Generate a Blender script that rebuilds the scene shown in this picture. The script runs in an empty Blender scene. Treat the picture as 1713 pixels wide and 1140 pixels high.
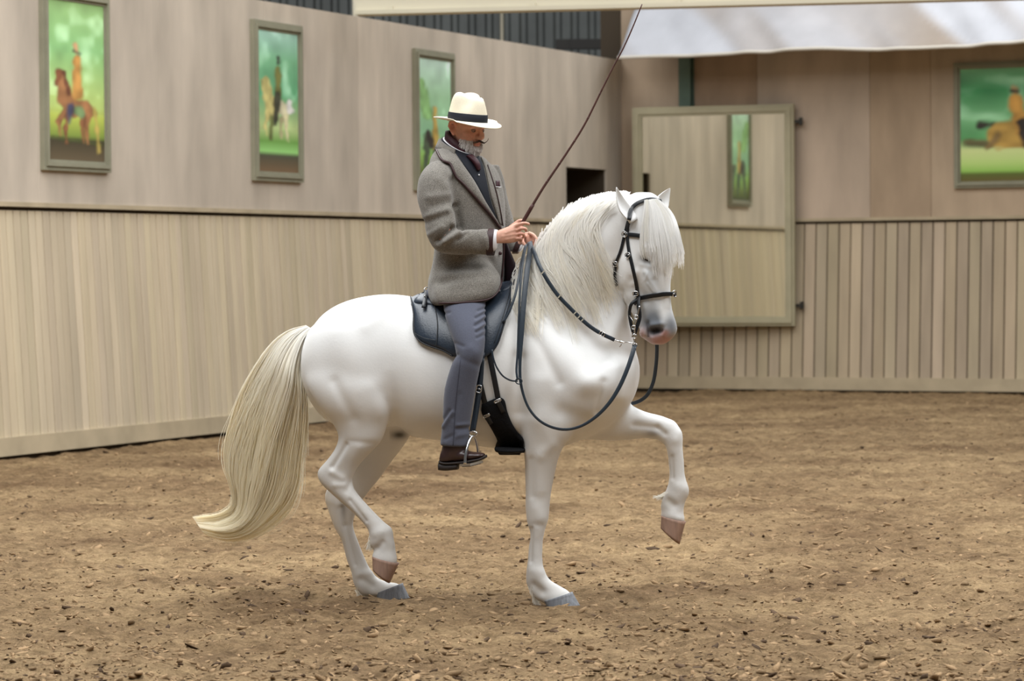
import bpy, bmesh, math, random
import numpy as np
from mathutils import Vector, Matrix
from mathutils.bvhtree import BVHTree

random.seed(7)
RNG = np.random.default_rng(11)
scene = bpy.context.scene
COL = scene.collection

# ------------------------------------------------------------------ camera
F_PX, CX, CY = 5660.0, 856.5, 570.0
CAM_H = 1.67
_p = math.atan(121.0 / F_PX)
_a = 0.0076
_f = Vector((0, math.cos(_p), -math.sin(_p)))
_r0 = Vector((1, 0, 0))
_u0 = _r0.cross(_f)
_u = _u0 * math.cos(_a) + _r0 * math.sin(_a)
_r = _r0 * math.cos(_a) - _u0 * math.sin(_a)
CAM = Vector((0, 0, CAM_H))
cam_data = bpy.data.cameras.new('camera')
cam = bpy.data.objects.new('camera', cam_data)
COL.objects.link(cam)
cam.matrix_world = Matrix(((_r.x, _u.x, -_f.x, 0), (_r.y, _u.y, -_f.y, 0), (_r.z, _u.z, -_f.z, CAM_H), (0, 0, 0, 1)))
cam_data.sensor_width = 36.0
cam_data.lens = F_PX * 36.0 / 1713.0
cam_data.clip_start = 0.5
cam_data.clip_end = 300
cam_data.dof.use_dof = True
cam_data.dof.focus_distance = 16.7
cam_data.dof.aperture_fstop = 5.0
scene.camera = cam

# ------------------------------------------------------------------ light
world = bpy.data.worlds.new('world')
scene.world = world
world.use_nodes = True
bgn = world.node_tree.nodes['Background']
bgn.inputs['Color'].default_value = (0.95, 0.98, 1.0, 1)
bgn.inputs['Strength'].default_value = 0.10


def area_light(name, loc, rot, sx, sy, power, color):
    d = bpy.data.lights.new(name, 'AREA')
    d.shape = 'RECTANGLE'
    d.size, d.size_y, d.energy, d.color = sx, sy, power, color
    o = bpy.data.objects.new(name, d)
    o.location, o.rotation_euler = loc, rot
    COL.objects.link(o)
    return o


# roof skylights of the riding hall: two long rows of translucent sheeting, dimmer at the far end
SKY = (0.97, 0.99, 1.0)
for sx in (-3.0, 5.5):
    area_light('skylight_row', (sx, 17.5, 9.5), (0, 0, 0), 5, 19, 2250, SKY)
    area_light('skylight_row', (sx, 37, 9.5), (0, 0, 0), 5, 16, 950, SKY)

scene.view_settings.view_transform = 'Standard'
scene.view_settings.look = 'None'
scene.view_settings.exposure = 0.0
scene.view_settings.gamma = 1.0
scene.view_settings.use_curve_mapping = False


# ------------------------------------------------------------------ geometry helpers
def ray(px, py):
    return _f + _r * ((px - CX) / F_PX) + _u * ((CY - py) / F_PX)


def atY(px, py, Y):
    """3-D point seen at photo position (px,py) at distance Y down the hall."""
    d = ray(px, py)
    return CAM + d * (Y / d.y)


def on_ground(px, py, z=0.0):
    d = ray(px, py)
    return CAM + d * ((z - CAM_H) / d.z)


YAW = math.radians(10)
H_AX = Vector((math.cos(YAW), -math.sin(YAW), 0))      # horse's forward direction
H_N = Vector((math.sin(YAW), math.cos(YAW), 0))        # its lateral direction (away from the viewer)
H_O = Vector((0, 16.84, 0))


def H(px, py, d=0.0):
    """point in the plane parallel to the horse's sagittal plane at lateral offset d (m)."""
    r = ray(px, py)
    t = (H_O + H_N * d - CAM).dot(H_N) / r.dot(H_N)
    return CAM + r * t


_R3 = np.array([list(_r), list(_u), list(_f)])


def to_px(V):
    q = (np.asarray(V) - np.array(CAM)) @ _R3.T
    return CX + F_PX * q[:, 0] / q[:, 2], CY - F_PX * q[:, 1] / q[:, 2]


def lat(V):
    return (np.asarray(V) - np.array(H_O)) @ np.array(H_N)


def link(o, parent=None):
    COL.objects.link(o)
    if parent is not None:
        o.parent = parent
        w = Vector((0, 0, 0))
        p = parent
        while p is not None:
            w += p.location
            p = p.parent
        o.location = -w
    return o


def mk(name, verts, faces, mat=None, parent=None, smooth=True, cols=None):
    me = bpy.data.meshes.new(name)
    me.from_pydata([tuple(v) for v in verts], [], [tuple(f) for f in faces])
    if mat is not None:
        me.materials.append(mat)
    if smooth:
        me.polygons.foreach_set('use_smooth', [True] * len(me.polygons))
    if cols is not None:
        at = me.color_attributes.new('Col', 'FLOAT_COLOR', 'POINT')
        c = np.ones((len(verts), 4), dtype=np.float32)
        c[:, :3] = cols
        at.data.foreach_set('color', c.ravel())
    me.update()
    return link(bpy.data.objects.new(name, me), parent)


def tag(o, label=None, cat=None, group=None, kind=None):
    if label: o['label'] = label
    if cat: o['category'] = cat
    if group: o['group'] = group
    if kind: o['kind'] = kind
    return o


def thing(name, label, cat, loc, group=None):
    o = bpy.data.objects.new(name, None)
    o.empty_display_size = 0.1
    COL.objects.link(o)
    o.location = loc
    return tag(o, label, cat, group)


class MB:
    """collects shapes for one mesh"""
    def __init__(s):
        s.v, s.f, s.c = [], [], []

    def add(s, v, f, c=None):
        b = len(s.v)
        s.v += [tuple(x) for x in v]
        s.f += [tuple(i + b for i in q) for q in f]
        if c is not None:
            s.c += [tuple(c)] * len(v) if not hasattr(c[0], '__len__') else [tuple(x) for x in c]
        return s

    def box(s, c, ax, ay, az):
        c, ax, ay, az = Vector(c), Vector(ax), Vector(ay), Vector(az)
        v = [c + ax * i + ay * j + az * k for k in (-1, 1) for j in (-1, 1) for i in (-1, 1)]
        f = [(0, 2, 3, 1), (4, 5, 7, 6), (0, 1, 5, 4), (2, 6, 7, 3), (0, 4, 6, 2), (1, 3, 7, 5)]
        return s.add(v, f)

    def build(s, name, mat, parent=None, smooth=False):
        return mk(name, s.v, s.f, mat, parent, smooth, np.array(s.c) if s.c else None)


def spline(pts, n):
    """Catmull-Rom through pts (k,m) resampled to n points by chord length"""
    P = np.array([list(p) for p in pts], float)
    if len(P) == 2:
        t = np.linspace(0, 1, n)[:, None]
        return P[0] * (1 - t) + P[1] * t
    d = np.maximum(np.linalg.norm(np.diff(P, axis=0), axis=1), 1e-9) ** 0.5
    T = np.concatenate([[0], np.cumsum(d)])
    m = np.zeros_like(P)
    for i in range(len(P)):
        if i == 0: m[i] = (P[1] - P[0]) / (T[1] - T[0])
        elif i == len(P) - 1: m[i] = (P[-1] - P[-2]) / (T[-1] - T[-2])
        else:
            a = (P[i] - P[i - 1]) / (T[i] - T[i - 1]); b = (P[i + 1] - P[i]) / (T[i + 1] - T[i])
            h0, h1 = T[i] - T[i - 1], T[i + 1] - T[i]
            m[i] = (a * h1 + b * h0) / (h0 + h1)
    fine = np.linspace(0, T[-1], n * 8)
    ix = np.clip(np.searchsorted(T, fine, side='right') - 1, 0, len(P) - 2)
    h = (T[ix + 1] - T[ix])[:, None]
    u = ((fine - T[ix])[:, None]) / h
    Q = (2*u**3 - 3*u**2 + 1) * P[ix] + (u**3 - 2*u**2 + u) * h * m[ix] + (-2*u**3 + 3*u**2) * P[ix + 1] + (u**3 - u**2) * h * m[ix + 1]
    s = np.concatenate([[0], np.cumsum(np.linalg.norm(np.diff(Q, axis=0), axis=1))])
    tt = np.linspace(0, s[-1], n)
    return np.stack([np.interp(tt, s, Q[:, k]) for k in range(P.shape[1])], 1)


def interp_rows(rows, sub):
    """Catmull-Rom of station parameter rows with `sub` steps per span (stations kept exact)"""
    P = np.array(rows, float)
    out = []
    n = len(P)
    for i in range(n - 1):
        p0, p1, p2, p3 = P[max(i - 1, 0)], P[i], P[i + 1], P[min(i + 2, n - 1)]
        for k in range(sub):
            u = k / sub
            out.append(0.5 * ((2*p1) + (-p0 + p2)*u + (2*p0 - 5*p1 + 4*p2 - p3)*u*u + (-p0 + 3*p1 - 3*p2 + p3)*u**3))
    out.append(P[-1])
    return np.array(out)


def rings_mesh(rings, cap=True):
    """rings: list of (n,3) arrays -> closed tube"""
    n = len(rings[0])
    V = [tuple(p) for r in rings for p in r]
    Fc = []
    for i in range(len(rings) - 1):
        for j in range(n):
            k = (j + 1) % n
            Fc.append((i*n + j, i*n + k, (i+1)*n + k, (i+1)*n + j))
    if cap:
        for ri, flip in ((0, True), (len(rings) - 1, False)):
            c = np.mean(rings[ri], axis=0)
            V.append(tuple(c)); ci = len(V) - 1
            for j in range(n):
                k = (j + 1) % n
                Fc.append((ci, ri*n + k, ri*n + j) if flip else (ci, ri*n + j, ri*n + k))
    return V, Fc


def limb(stations, nseg=20, sub=4, ex=2.0, lateral=None, plane=H):
    """stations: (front_x,front_y, back_x,back_y, lateral offset, half width) -> closed tapering limb"""
    rows = interp_rows(stations, sub)
    th = np.linspace(0, 2*math.pi, nseg, endpoint=False)
    lv = np.array(lateral if lateral is not None else H_N)
    rings = []
    for r in rows:
        A = np.array(plane(r[0], r[1], r[4])); B = np.array(plane(r[2], r[3], r[4]))
        c, h = (A + B) / 2, (A - B) / 2
        cs, sn = np.cos(th), np.sin(th)
        if ex != 2.0:
            cs = np.sign(cs) * np.abs(cs) ** (2/ex); sn = np.sign(sn) * np.abs(sn) ** (2/ex)
        rings.append(c + np.outer(cs, h) + np.outer(sn, lv * r[5]))
    return rings_mesh(rings)


def tube(path, radii, n=8, cap=True):
    P = np.array([list(p) for p in path], float)
    R = np.broadcast_to(np.array(radii, float), (len(P),))
    T = np.gradient(P, axis=0)
    T /= np.maximum(np.linalg.norm(T, axis=1), 1e-9)[:, None]
    ref = np.array([0.0, 0, 1]) if abs(T[0][2]) < 0.9 else np.array([1.0, 0, 0])
    u = np.cross(T[0], ref); u /= np.linalg.norm(u)
    th = np.linspace(0, 2*math.pi, n, endpoint=False)
    rings = []
    for i in range(len(P)):
        u = u - T[i] * np.dot(u, T[i]); u /= max(np.linalg.norm(u), 1e-9)
        w = np.cross(T[i], u)
        rings.append(P[i] + R[i] * (np.outer(np.cos(th), u) + np.outer(np.sin(th), w)))
    return rings_mesh(rings, cap)


def remesh(V, Fc, voxel):
    me = bpy.data.meshes.new('tmp')
    me.from_pydata(V, [], Fc)
    o = bpy.data.objects.new('tmp', me)
    COL.objects.link(o)
    m = o.modifiers.new('r', 'REMESH')
    m.mode = 'VOXEL'; m.voxel_size = voxel; m.adaptivity = 0
    dg = bpy.context.evaluated_depsgraph_get()
    ev = o.evaluated_get(dg).to_mesh()
    n = len(ev.vertices)
    co = np.empty(n*3); ev.vertices.foreach_get('co', co)
    loops = np.empty(len(ev.loops), dtype=np.int64); ev.loops.foreach_get('vertex_index', loops)
    tot = np.empty(len(ev.polygons), dtype=np.int64); ev.polygons.foreach_get('loop_total', tot)
    st = np.concatenate([[0], np.cumsum(tot)])
    faces = [tuple(int(q) for q in loops[st[i]:st[i+1]]) for i in range(len(tot))]
    co = co.reshape(-1, 3).copy()
    o.evaluated_get(dg).to_mesh_clear()
    bpy.data.objects.remove(o); bpy.data.meshes.remove(me)
    return co, faces


class Surf:
    """numpy surface with smoothing, normals and brush strokes"""
    def __init__(s, co, faces):
        s.co, s.faces = co, faces
        e = np.array([(f[i], f[(i+1) % len(f)]) for f in faces for i in range(len(f))])
        e = np.concatenate([e, e[:, ::-1]])
        s.e0, s.e1 = e[:, 0], e[:, 1]
        s.deg = np.bincount(s.e0, minlength=len(co)).astype(float)[:, None]
        s.q = np.array([f if len(f) == 4 else (f[0], f[1], f[2], f[2]) for f in faces])

    def lap(s, X):
        S = np.stack([np.bincount(s.e0, weights=X[s.e1, k], minlength=len(X)) for k in range(X.shape[1])], 1)
        return S / s.deg - X

    def smooth(s, it, lam=0.5, w=None, taubin=True):
        W = 1.0 if w is None else w[:, None]
        for _ in range(it):
            s.co = s.co + lam * W * s.lap(s.co)
            if taubin: s.co = s.co - (lam * 1.03) * W * s.lap(s.co) * 0.94
        return s

    def normals(s):
        c, q = s.co, s.q
        n = np.cross(c[q[:, 2]] - c[q[:, 0]], c[q[:, 3]] - c[q[:, 1]])
        N = np.zeros_like(c)
        for k in range(4):
            for a in range(3):
                N[:, a] += np.bincount(q[:, k], weights=n[:, a], minlength=len(c))
        return N / np.maximum(np.linalg.norm(N, axis=1), 1e-12)[:, None]

    def strokes(s, lst, side=None, passes=1):
        """lst: ((x0,y0),(x1,y1), radius_px, amount_m); side: mask of vertices"""
        x, y = to_px(s.co)
        N = s.normals()
        D = np.zeros(len(s.co))
        for (a, b, r, amt, *tp) in lst:
            ax, ay, bx, by = a[0], a[1], b[0], b[1]
            dx, dy = bx - ax, by - ay
            L = dx*dx + dy*dy
            t = np.clip(((x-ax)*dx + (y-ay)*dy) / L, 0, 1) if L > 0 else np.zeros_like(x)
            d2 = (x - ax - t*dx)**2 + (y - ay - t*dy)**2
            D += amt * np.exp(-d2 / (r*r)) * (1 - (tp[0] if tp else 0)*t)
        if side is not None: D *= side
        s.co = s.co + N * D[:, None]
        return s

    def bvh(s):
        return BVHTree.FromPolygons([tuple(c) for c in s.co], s.faces)


# ------------------------------------------------------------------ materials
def mat(name, color, rough=0.7, spec=0.3, metal=0.0, var=0.0, vscale=8.0, bump=0.0, bscale=60.0, col2=None,
        attr=False, objcol=False, stretch=None, rot=None, sheen=0.0, rand=0.0, detail=4.0, sss=0.0, coat=0.0):
    m = bpy.data.materials.new(name)
    m.use_nodes = True
    nt = m.node_tree
    b = nt.nodes['Principled BSDF']
    b.inputs['Roughness'].default_value = rough
    b.inputs['Specular IOR Level'].default_value = spec
    b.inputs['Metallic'].default_value = metal
    if sheen: b.inputs['Sheen Weight'].default_value = sheen
    if coat: b.inputs['Coat Weight'].default_value = coat
    if sss:
        b.inputs['Subsurface Weight'].default_value = sss
        b.inputs['Subsurface Radius'].default_value = (0.01, 0.005, 0.003)
    tc = nt.nodes.new('ShaderNodeTexCoord')
    mp = nt.nodes.new('ShaderNodeMapping')
    nt.links.new(tc.outputs['Object'], mp.inputs['Vector'])
    if stretch: mp.inputs['Scale'].default_value = stretch
    if rot:
        mp.vector_type = 'TEXTURE'
        mp.inputs['Rotation'].default_value = rot
    c = nt.nodes.new('ShaderNodeRGB')
    c.outputs[0].default_value = (*color, 1)
    src = c.outputs[0]
    if attr:
        a = nt.nodes.new('ShaderNodeAttribute'); a.attribute_name = 'Col'
        src = a.outputs['Color']
    if objcol:
        oi = nt.nodes.new('ShaderNodeObjectInfo')
        mx = nt.nodes.new('ShaderNodeMix'); mx.data_type = 'RGBA'; mx.blend_type = 'MULTIPLY'
        mx.inputs[0].default_value = 1
        nt.links.new(src, mx.inputs[6]); nt.links.new(oi.outputs['Color'], mx.inputs[7])
        src = mx.outputs[2]
    if var:
        nz = nt.nodes.new('ShaderNodeTexNoise')
        nz.inputs['Scale'].default_value = vscale; nz.inputs['Detail'].default_value = detail
        nt.links.new(mp.outputs[0], nz.inputs['Vector'])
        rp = nt.nodes.new('ShaderNodeMapRange')
        rp.inputs[1].default_value, rp.inputs[2].default_value = 0.3, 0.7
        nt.links.new(nz.outputs['Fac'], rp.inputs[0])
        mx = nt.nodes.new('ShaderNodeMix'); mx.data_type = 'RGBA'
        if col2 is None:
            mx.blend_type = 'MULTIPLY'
            rp.inputs[3].default_value = 0; rp.inputs[4].default_value = 1
            mx.inputs[7].default_value = (1 - var,) * 3 + (1,)
        else:
            rp.inputs[4].default_value = var
            mx.inputs[7].default_value = (*col2, 1)
        nt.links.new(rp.outputs[0], mx.inputs[0]); nt.links.new(src, mx.inputs[6])
        src = mx.outputs[2]
    if rand:
        oi = nt.nodes.new('ShaderNodeObjectInfo')
        rp = nt.nodes.new('ShaderNodeMapRange')
        rp.inputs[3].default_value, rp.inputs[4].default_value = 1 - rand, 1 + rand
        nt.links.new(oi.outputs['Random'], rp.inputs[0])
        mx = nt.nodes.new('ShaderNodeVectorMath'); mx.operation = 'SCALE'
        nt.links.new(src, mx.inputs[0]); nt.links.new(rp.outputs[0], mx.inputs['Scale'])
        src = mx.outputs[0]
    nt.links.new(src, b.inputs['Base Color'])
    if bump:
        nz = nt.nodes.new('ShaderNodeTexNoise')
        nz.inputs['Scale'].default_value = bscale; nz.inputs['Detail'].default_value = 5
        nt.links.new(mp.outputs[0], nz.inputs['Vector'])
        bp = nt.nodes.new('ShaderNodeBump')
        bp.inputs['Strength'].default_value = bump; bp.inputs['Distance'].default_value = 0.01
        nt.links.new(nz.outputs['Fac'], bp.inputs['Height'])
        nt.links.new(bp.outputs[0], b.inputs['Normal'])
    return m


def lin(r, g, b):
    """sRGB 0-255 -> linear"""
    f = lambda c: (c/255/12.92) if c/255 <= 0.04045 else ((c/255 + 0.055)/1.055)**2.4
    return (f(r), f(g), f(b))

# ================================================================== THE HALL
def vnoise(x, y, seed):
    """smooth value noise on the plane"""
    g = np.random.default_rng(seed).random((257, 257))
    xi, yi = np.floor(x).astype(int), np.floor(y).astype(int)
    fx, fy = x - xi, y - yi
    fx, fy = fx*fx*(3-2*fx), fy*fy*(3-2*fy)
    a, b = g[xi % 256, yi % 256], g[(xi+1) % 256, yi % 256]
    c, d = g[xi % 256, (yi+1) % 256], g[(xi+1) % 256, (yi+1) % 256]
    return (a*(1-fx) + b*fx)*(1-fy) + (c*(1-fx) + d*fx)*fy - 0.5


def sand_h(x, y):
    h = 0.040*vnoise(x/0.9, y/1.3, 1) + 0.030*vnoise(x/0.27, y/0.33, 2) + 0.034*vnoise(x/0.11, y/0.13, 3)
    r = vnoise(x/0.055, y/0.06, 4)
    h = h + 0.034*np.maximum(r, -0.08)
    h = h + 0.010*vnoise(x/0.032, y/0.032, 5)
    # flattened where the hooves stand
    for (hx, hy) in ((0.24, 16.66), (-0.60, 17.05)):
        k = np.exp(-(((x-hx)/0.16)**2 + ((y-hy)/0.14)**2)**2)
        h = h*(1-0.8*k) - 0.006*k
    return h


def grid_faces(nx, ny):
    i = np.arange(ny-1)[:, None]*nx + np.arange(nx-1)[None, :]
    i = i.ravel()
    return np.stack([i, i+1, i+1+nx, i+nx], 1)


def sand_material():
    m = bpy.data.materials.new('sand')
    m.use_nodes = True
    nt = m.node_tree; b = nt.nodes['Principled BSDF']
    b.inputs['Roughness'].default_value = 0.95
    b.inputs['Specular IOR Level'].default_value = 0.1
    tc = nt.nodes.new('ShaderNodeTexCoord')

    def noise(scale, detail, rough=0.6):
        n = nt.nodes.new('ShaderNodeTexNoise')
        n.inputs['Scale'].default_value = scale; n.inputs['Detail'].default_value = detail
        n.inputs['Roughness'].default_value = rough
        nt.links.new(tc.outputs['Object'], n.inputs['Vector'])
        return n.outputs['Fac']

    def ramp(f, stops):
        r = nt.nodes.new('ShaderNodeValToRGB')
        el = r.color_ramp.elements
        while len(el) < len(stops): el.new(0.5)
        for e, (p, c) in zip(el, stops): e.position = p; e.color = (*c, 1)
        nt.links.new(f, r.inputs[0])
        return r.outputs[0]
    big = ramp(noise(0.7, 5), [(0.32, lin(140, 113, 84)), (0.68, lin(198, 169, 128))])
    med = ramp(noise(9, 7, 0.75), [(0.36, (0.50, 0.48, 0.46)), (0.62, (1.05, 1.05, 1.05))])
    fin = ramp(noise(60, 4, 0.8), [(0.36, (0.72, 0.70, 0.68)), (0.62, (1.12, 1.12, 1.12))])
    prev = big
    for k in (med, fin):
        mx = nt.nodes.new('ShaderNodeMix'); mx.data_type = 'RGBA'; mx.blend_type = 'MULTIPLY'
        mx.inputs[0].default_value = 1
        nt.links.new(prev, mx.inputs[6]); nt.links.new(k, mx.inputs[7])
        prev = mx.outputs[2]
    nt.links.new(prev, b.inputs['Base Color'])
    bp = nt.nodes.new('ShaderNodeBump')
    bp.inputs['Strength'].default_value = 1.0; bp.inputs['Distance'].default_value = 0.03
    nt.links.new(noise(45, 6, 0.75), bp.inputs['Height'])
    nt.links.new(bp.outputs[0], b.inputs['Normal'])
    return m


M_SAND = sand_material()
xs = np.concatenate([np.arange(-16, -5, 0.10), np.arange(-5, 6.5, 0.029), np.arange(6.5, 18, 0.10)])
ys = [4.0]
while ys[-1] < 49:
    y = ys[-1]
    ys.append(y + (0.12 if y < 12.8 else 0.028 + 0.10*max(0, (y-18)/30)))
ys = np.array(ys)
GX, GY = np.meshgrid(xs, ys)
GZ = sand_h(GX, GY)
me = bpy.data.meshes.new('floor')
V = np.stack([GX.ravel(), GY.ravel(), GZ.ravel()], 1)
Fq = grid_faces(len(xs), len(ys))
me.vertices.add(len(V)); me.vertices.foreach_set('co', V.ravel())
me.loops.add(len(Fq)*4); me.loops.foreach_set('vertex_index', Fq.ravel().astype(np.int32))
me.polygons.add(len(Fq)); me.polygons.foreach_set('loop_start', np.arange(0, len(Fq)*4, 4, dtype=np.int32))
me.polygons.foreach_set('use_smooth', np.ones(len(Fq), dtype=bool))
me.materials.append(M_SAND)
me.update(calc_edges=True); me.validate()
floor = link(bpy.data.objects.new('floor', me))
tag(floor, 'brown sand floor of the riding hall, churned by hooves', None, None, 'structure')

# loose clods of sand and bark (uncountable)
ICO_V = []
ph = (1 + 5**0.5) / 2
for a in (-1, 1):
    for b_ in (-ph, ph):
        ICO_V += [(0, a, b_), (a, b_, 0), (b_, 0, a)]
ICO_V = np.array(ICO_V) / np.linalg.norm((1, ph))
_bm = bmesh.new()
for v in ICO_V: _bm.verts.new(v)
bmesh.ops.convex_hull(_bm, input=_bm.verts)
_bm.verts.index_update()
ICO_F = np.array([[v.index for v in f.verts] for f in _bm.faces])
ICO_V = np.array([v.co[:] for v in _bm.verts])
_bm.free()
NC = 30000
cy = 13.2 + 33*RNG.random(NC)**2.1
cx = (RNG.random(NC)*2 - 1) * (0.172*cy)
keep = (cx > -4.35 + 0.384*(cy - 30.2)) & (cy < 45.7 - 0.502*(cx - 1.5)) & (np.hypot(cx-0.24, (cy-16.66)) > 0.14) & (np.hypot(cx+0.6, (cy-17.05)) > 0.14)
cx, cy = cx[keep], cy[keep]
NC = len(cx)
sz = 0.0078*np.exp(RNG.normal(0, 0.5, NC)); sz = np.minimum(sz, 0.024)
el = 0.9 + 1.6*RNG.random(NC)
flat = 0.3 + 0.45*RNG.random(NC)
ang = RNG.random(NC)*math.pi
jit = 0.5 + 0.8*RNG.random((NC, 12))
P = ICO_V[None] * jit[:, :, None]
px_ = P[:, :, 0]*sz[:, None]*el[:, None]; py_ = P[:, :, 1]*sz[:, None]; pz_ = P[:, :, 2]*sz[:, None]*flat[:, None]
tl = RNG.normal(0, 0.35, NC)[:, None]
pz2 = pz_*np.cos(tl) + px_*np.sin(tl); px2 = px_*np.cos(tl) - pz_*np.sin(tl)
ca, sa = np.cos(ang)[:, None], np.sin(ang)[:, None]
CV = np.stack([cx[:, None] + px2*ca - py_*sa, cy[:, None] + px2*sa + py_*ca, sand_h(cx, cy)[:, None] + pz2 - 0.05*sz[:, None]], 2).reshape(-1, 3)
CF = (ICO_F[None] + 12*np.arange(NC)[:, None, None]).reshape(-1, 3)
tone = (0.62 + 0.45*RNG.random(NC))[:, None] * np.where(RNG.random(NC)[:, None] < 0.16, np.array([lin(92, 74, 58)]), np.array([lin(158, 131, 99)]))
me = bpy.data.meshes.new('sand_clods')
me.vertices.add(len(CV)); me.vertices.foreach_set('co', CV.ravel())
me.loops.add(len(CF)*3); me.loops.foreach_set('vertex_index', CF.ravel().astype(np.int32))
me.polygons.add(len(CF)); me.polygons.foreach_set('loop_start', np.arange(0, len(CF)*3, 3, dtype=np.int32))
at = me.color_attributes.new('Col', 'FLOAT_COLOR', 'POINT')
cc = np.ones((len(CV), 4), dtype=np.float32); cc[:, :3] = np.repeat(tone, 12, axis=0)
at.data.foreach_set('color', cc.ravel())
me.materials.append(mat('clod', (0.3, 0.22, 0.15), 0.95, 0.1, attr=True, bump=0.4, bscale=150))
me.update(calc_edges=True)
tag(link(bpy.data.objects.new('sand_clods', me)), 'loose clods and chips lying on the brown sand', 'sand clods', None, 'stuff')

# ---- wall frames of reference
L0 = Vector((-4.57, 30.2, 0)); C0 = Vector((1.50, 46.0, 0)); R1 = Vector((6.58, 43.45, 0))
DL = (C0 - L0).normalized(); NL = Vector((DL.y, -DL.x, 0))
DB = (R1 - C0).normalized(); NB = Vector((-abs(DB.y), -DB.x, 0))
TC = (C0 - L0).length
LEAN = 0.13
ZR = 2.27
wl = lambda t, z, o=0.0: L0 + DL*t + NL*(o + LEAN*(1 - min(z, ZR)/ZR)) + Vector((0, 0, z))
wb = lambda t, z, o=0.0: C0 + DB*t + NB*(o + LEAN*(1 - min(z, ZR)/ZR)) + Vector((0, 0, z))


def t_of_px(px, origin, dirv):
    k = (px - CX) / F_PX
    return (k*origin.y - origin.x) / (dirv.x - k*dirv.y)


def wbox(w, t0, t1, z0, z1, o0, o1):
    v = [w(t, z, o) for z in (z0, z1) for o in (o0, o1) for t in (t0, t1)]
    f = [(0, 2, 3, 1), (4, 5, 7, 6), (0, 1, 5, 4), (2, 6, 7, 3), (0, 4, 6, 2), (1, 3, 7, 5)]
    return v, f


def prism_box(w, t0, t1, z0, z1, o0, o1, bev=0.006):
    """board with chamfered front edges"""
    pr = [(t0, o0), (t0, o1-bev), (t0+bev, o1), (t1-bev, o1), (t1, o1-bev), (t1, o0)]
    v = [w(t, z, o) for z in (z0, z1) for (t, o) in pr]
    f = [(i, (i+1) % 6, 6+(i+1) % 6, 6+i) for i in range(6)] + [(5, 4, 3, 2, 1, 0), (6, 7, 8, 9, 10, 11)]
    return v, f


M_BACK = mat('wall_backing', lin(72, 62, 50), 0.9)
M_BOARD = mat('kick_board', lin(209, 194, 168), 0.75, 0.25, var=0.16, vscale=2.2, stretch=(3, 3, 0.35), bump=0.15, bscale=12, rand=0.08, objcol=True)
M_PLASTER = mat('wall_panel', lin(212, 200, 185), 0.85, 0.2, var=0.30, vscale=1.3, stretch=(1.6, 1.6, 0.5), detail=7, bump=0.05, bscale=30, objcol=True)
M_PLANK = mat('base_plank', lin(190, 174, 146), 0.8, 0.2, var=0.2, vscale=3, bump=0.1, bscale=14)
M_VOID = mat('recess_dark', lin(90, 72, 58), 0.9)

HT0, HT1, HZ = t_of_px(947, L0, DL), t_of_px(1014, L0, DL), 2.98
ZT = 4.48
T0 = -11.0
b = MB()
b.add(*wbox(wl, T0, TC+0.2, -0.1, ZR-0.02, -0.25, -0.03))
b.add(*wbox(wl, T0, HT0, ZR-0.02, ZT, -0.3, -0.012)); b.add(*wbox(wl, HT1, TC+0.25, ZR-0.02, ZT, -0.3, -0.012))
b.add(*wbox(wl, HT0, HT1, HZ, ZT, -0.3, -0.012))
b.add(*wbox(wl, HT0-0.1, HT1+0.1, ZR-0.1, HZ+0.1, -0.62, -0.58))
b.add(*wbox(wl, HT1, HT1+0.05, ZR-0.02, HZ, -0.6, -0.3)); b.add(*wbox(wl, HT0-0.05, HT0, ZR-0.02, HZ, -0.6, -0.3))
b.add(*wbox(wl, HT0, HT1, ZR-0.06, ZR-0.02, -0.6, -0.02)); b.add(*wbox(wl, HT0, HT1, HZ, HZ+0.05, -0.6, -0.3))
wall_left = b.build('wall_left', M_BACK)
tag(wall_left, 'long left wall, pale panels above vertical boards', None, None, 'structure')
b = MB()
SB1 = 12.0
b.add(*wbox(wb, -0.05, SB1, -0.1, ZR-0.02, -0.25, -0.03)); b.add(*wbox(wb, -0.3, SB1, ZR-0.02, 6.3, -0.3, -0.012))
wall_back = b.build('wall_back', M_BACK)
tag(wall_back, 'back wall, brownish panels above vertical boards', None, None, 'structure')

t, bw = T0, 0.134
rb = random.Random(3)
while t < TC - 0.05:
    o = mk('board', *prism_box(wl, t + 0.009, min(t + bw - 0.009, TC), 0.15, ZR - 0.045, -0.03, 0.0 + rb.uniform(-0.003, 0.003)), M_BOARD, wall_left, False)
    k = rb.uniform(0.93, 1.03); o.color = (k, k*rb.uniform(0.98, 1.0), k*rb.uniform(0.94, 1.0), 1)
    t += bw
t, bw = 0.06, 0.163
while t < SB1 - 0.2:
    o = mk('board', *prism_box(wb, t + 0.008, t + bw - 0.008, 0.15, ZR - 0.045, -0.03, 0.0 + rb.uniform(-0.003, 0.003)), M_BOARD, wall_back, False)
    k = rb.uniform(0.74, 0.88); o.color = (k, k*rb.uniform(0.94, 0.98), k*rb.uniform(0.90, 0.96), 1)
    t += bw

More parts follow.
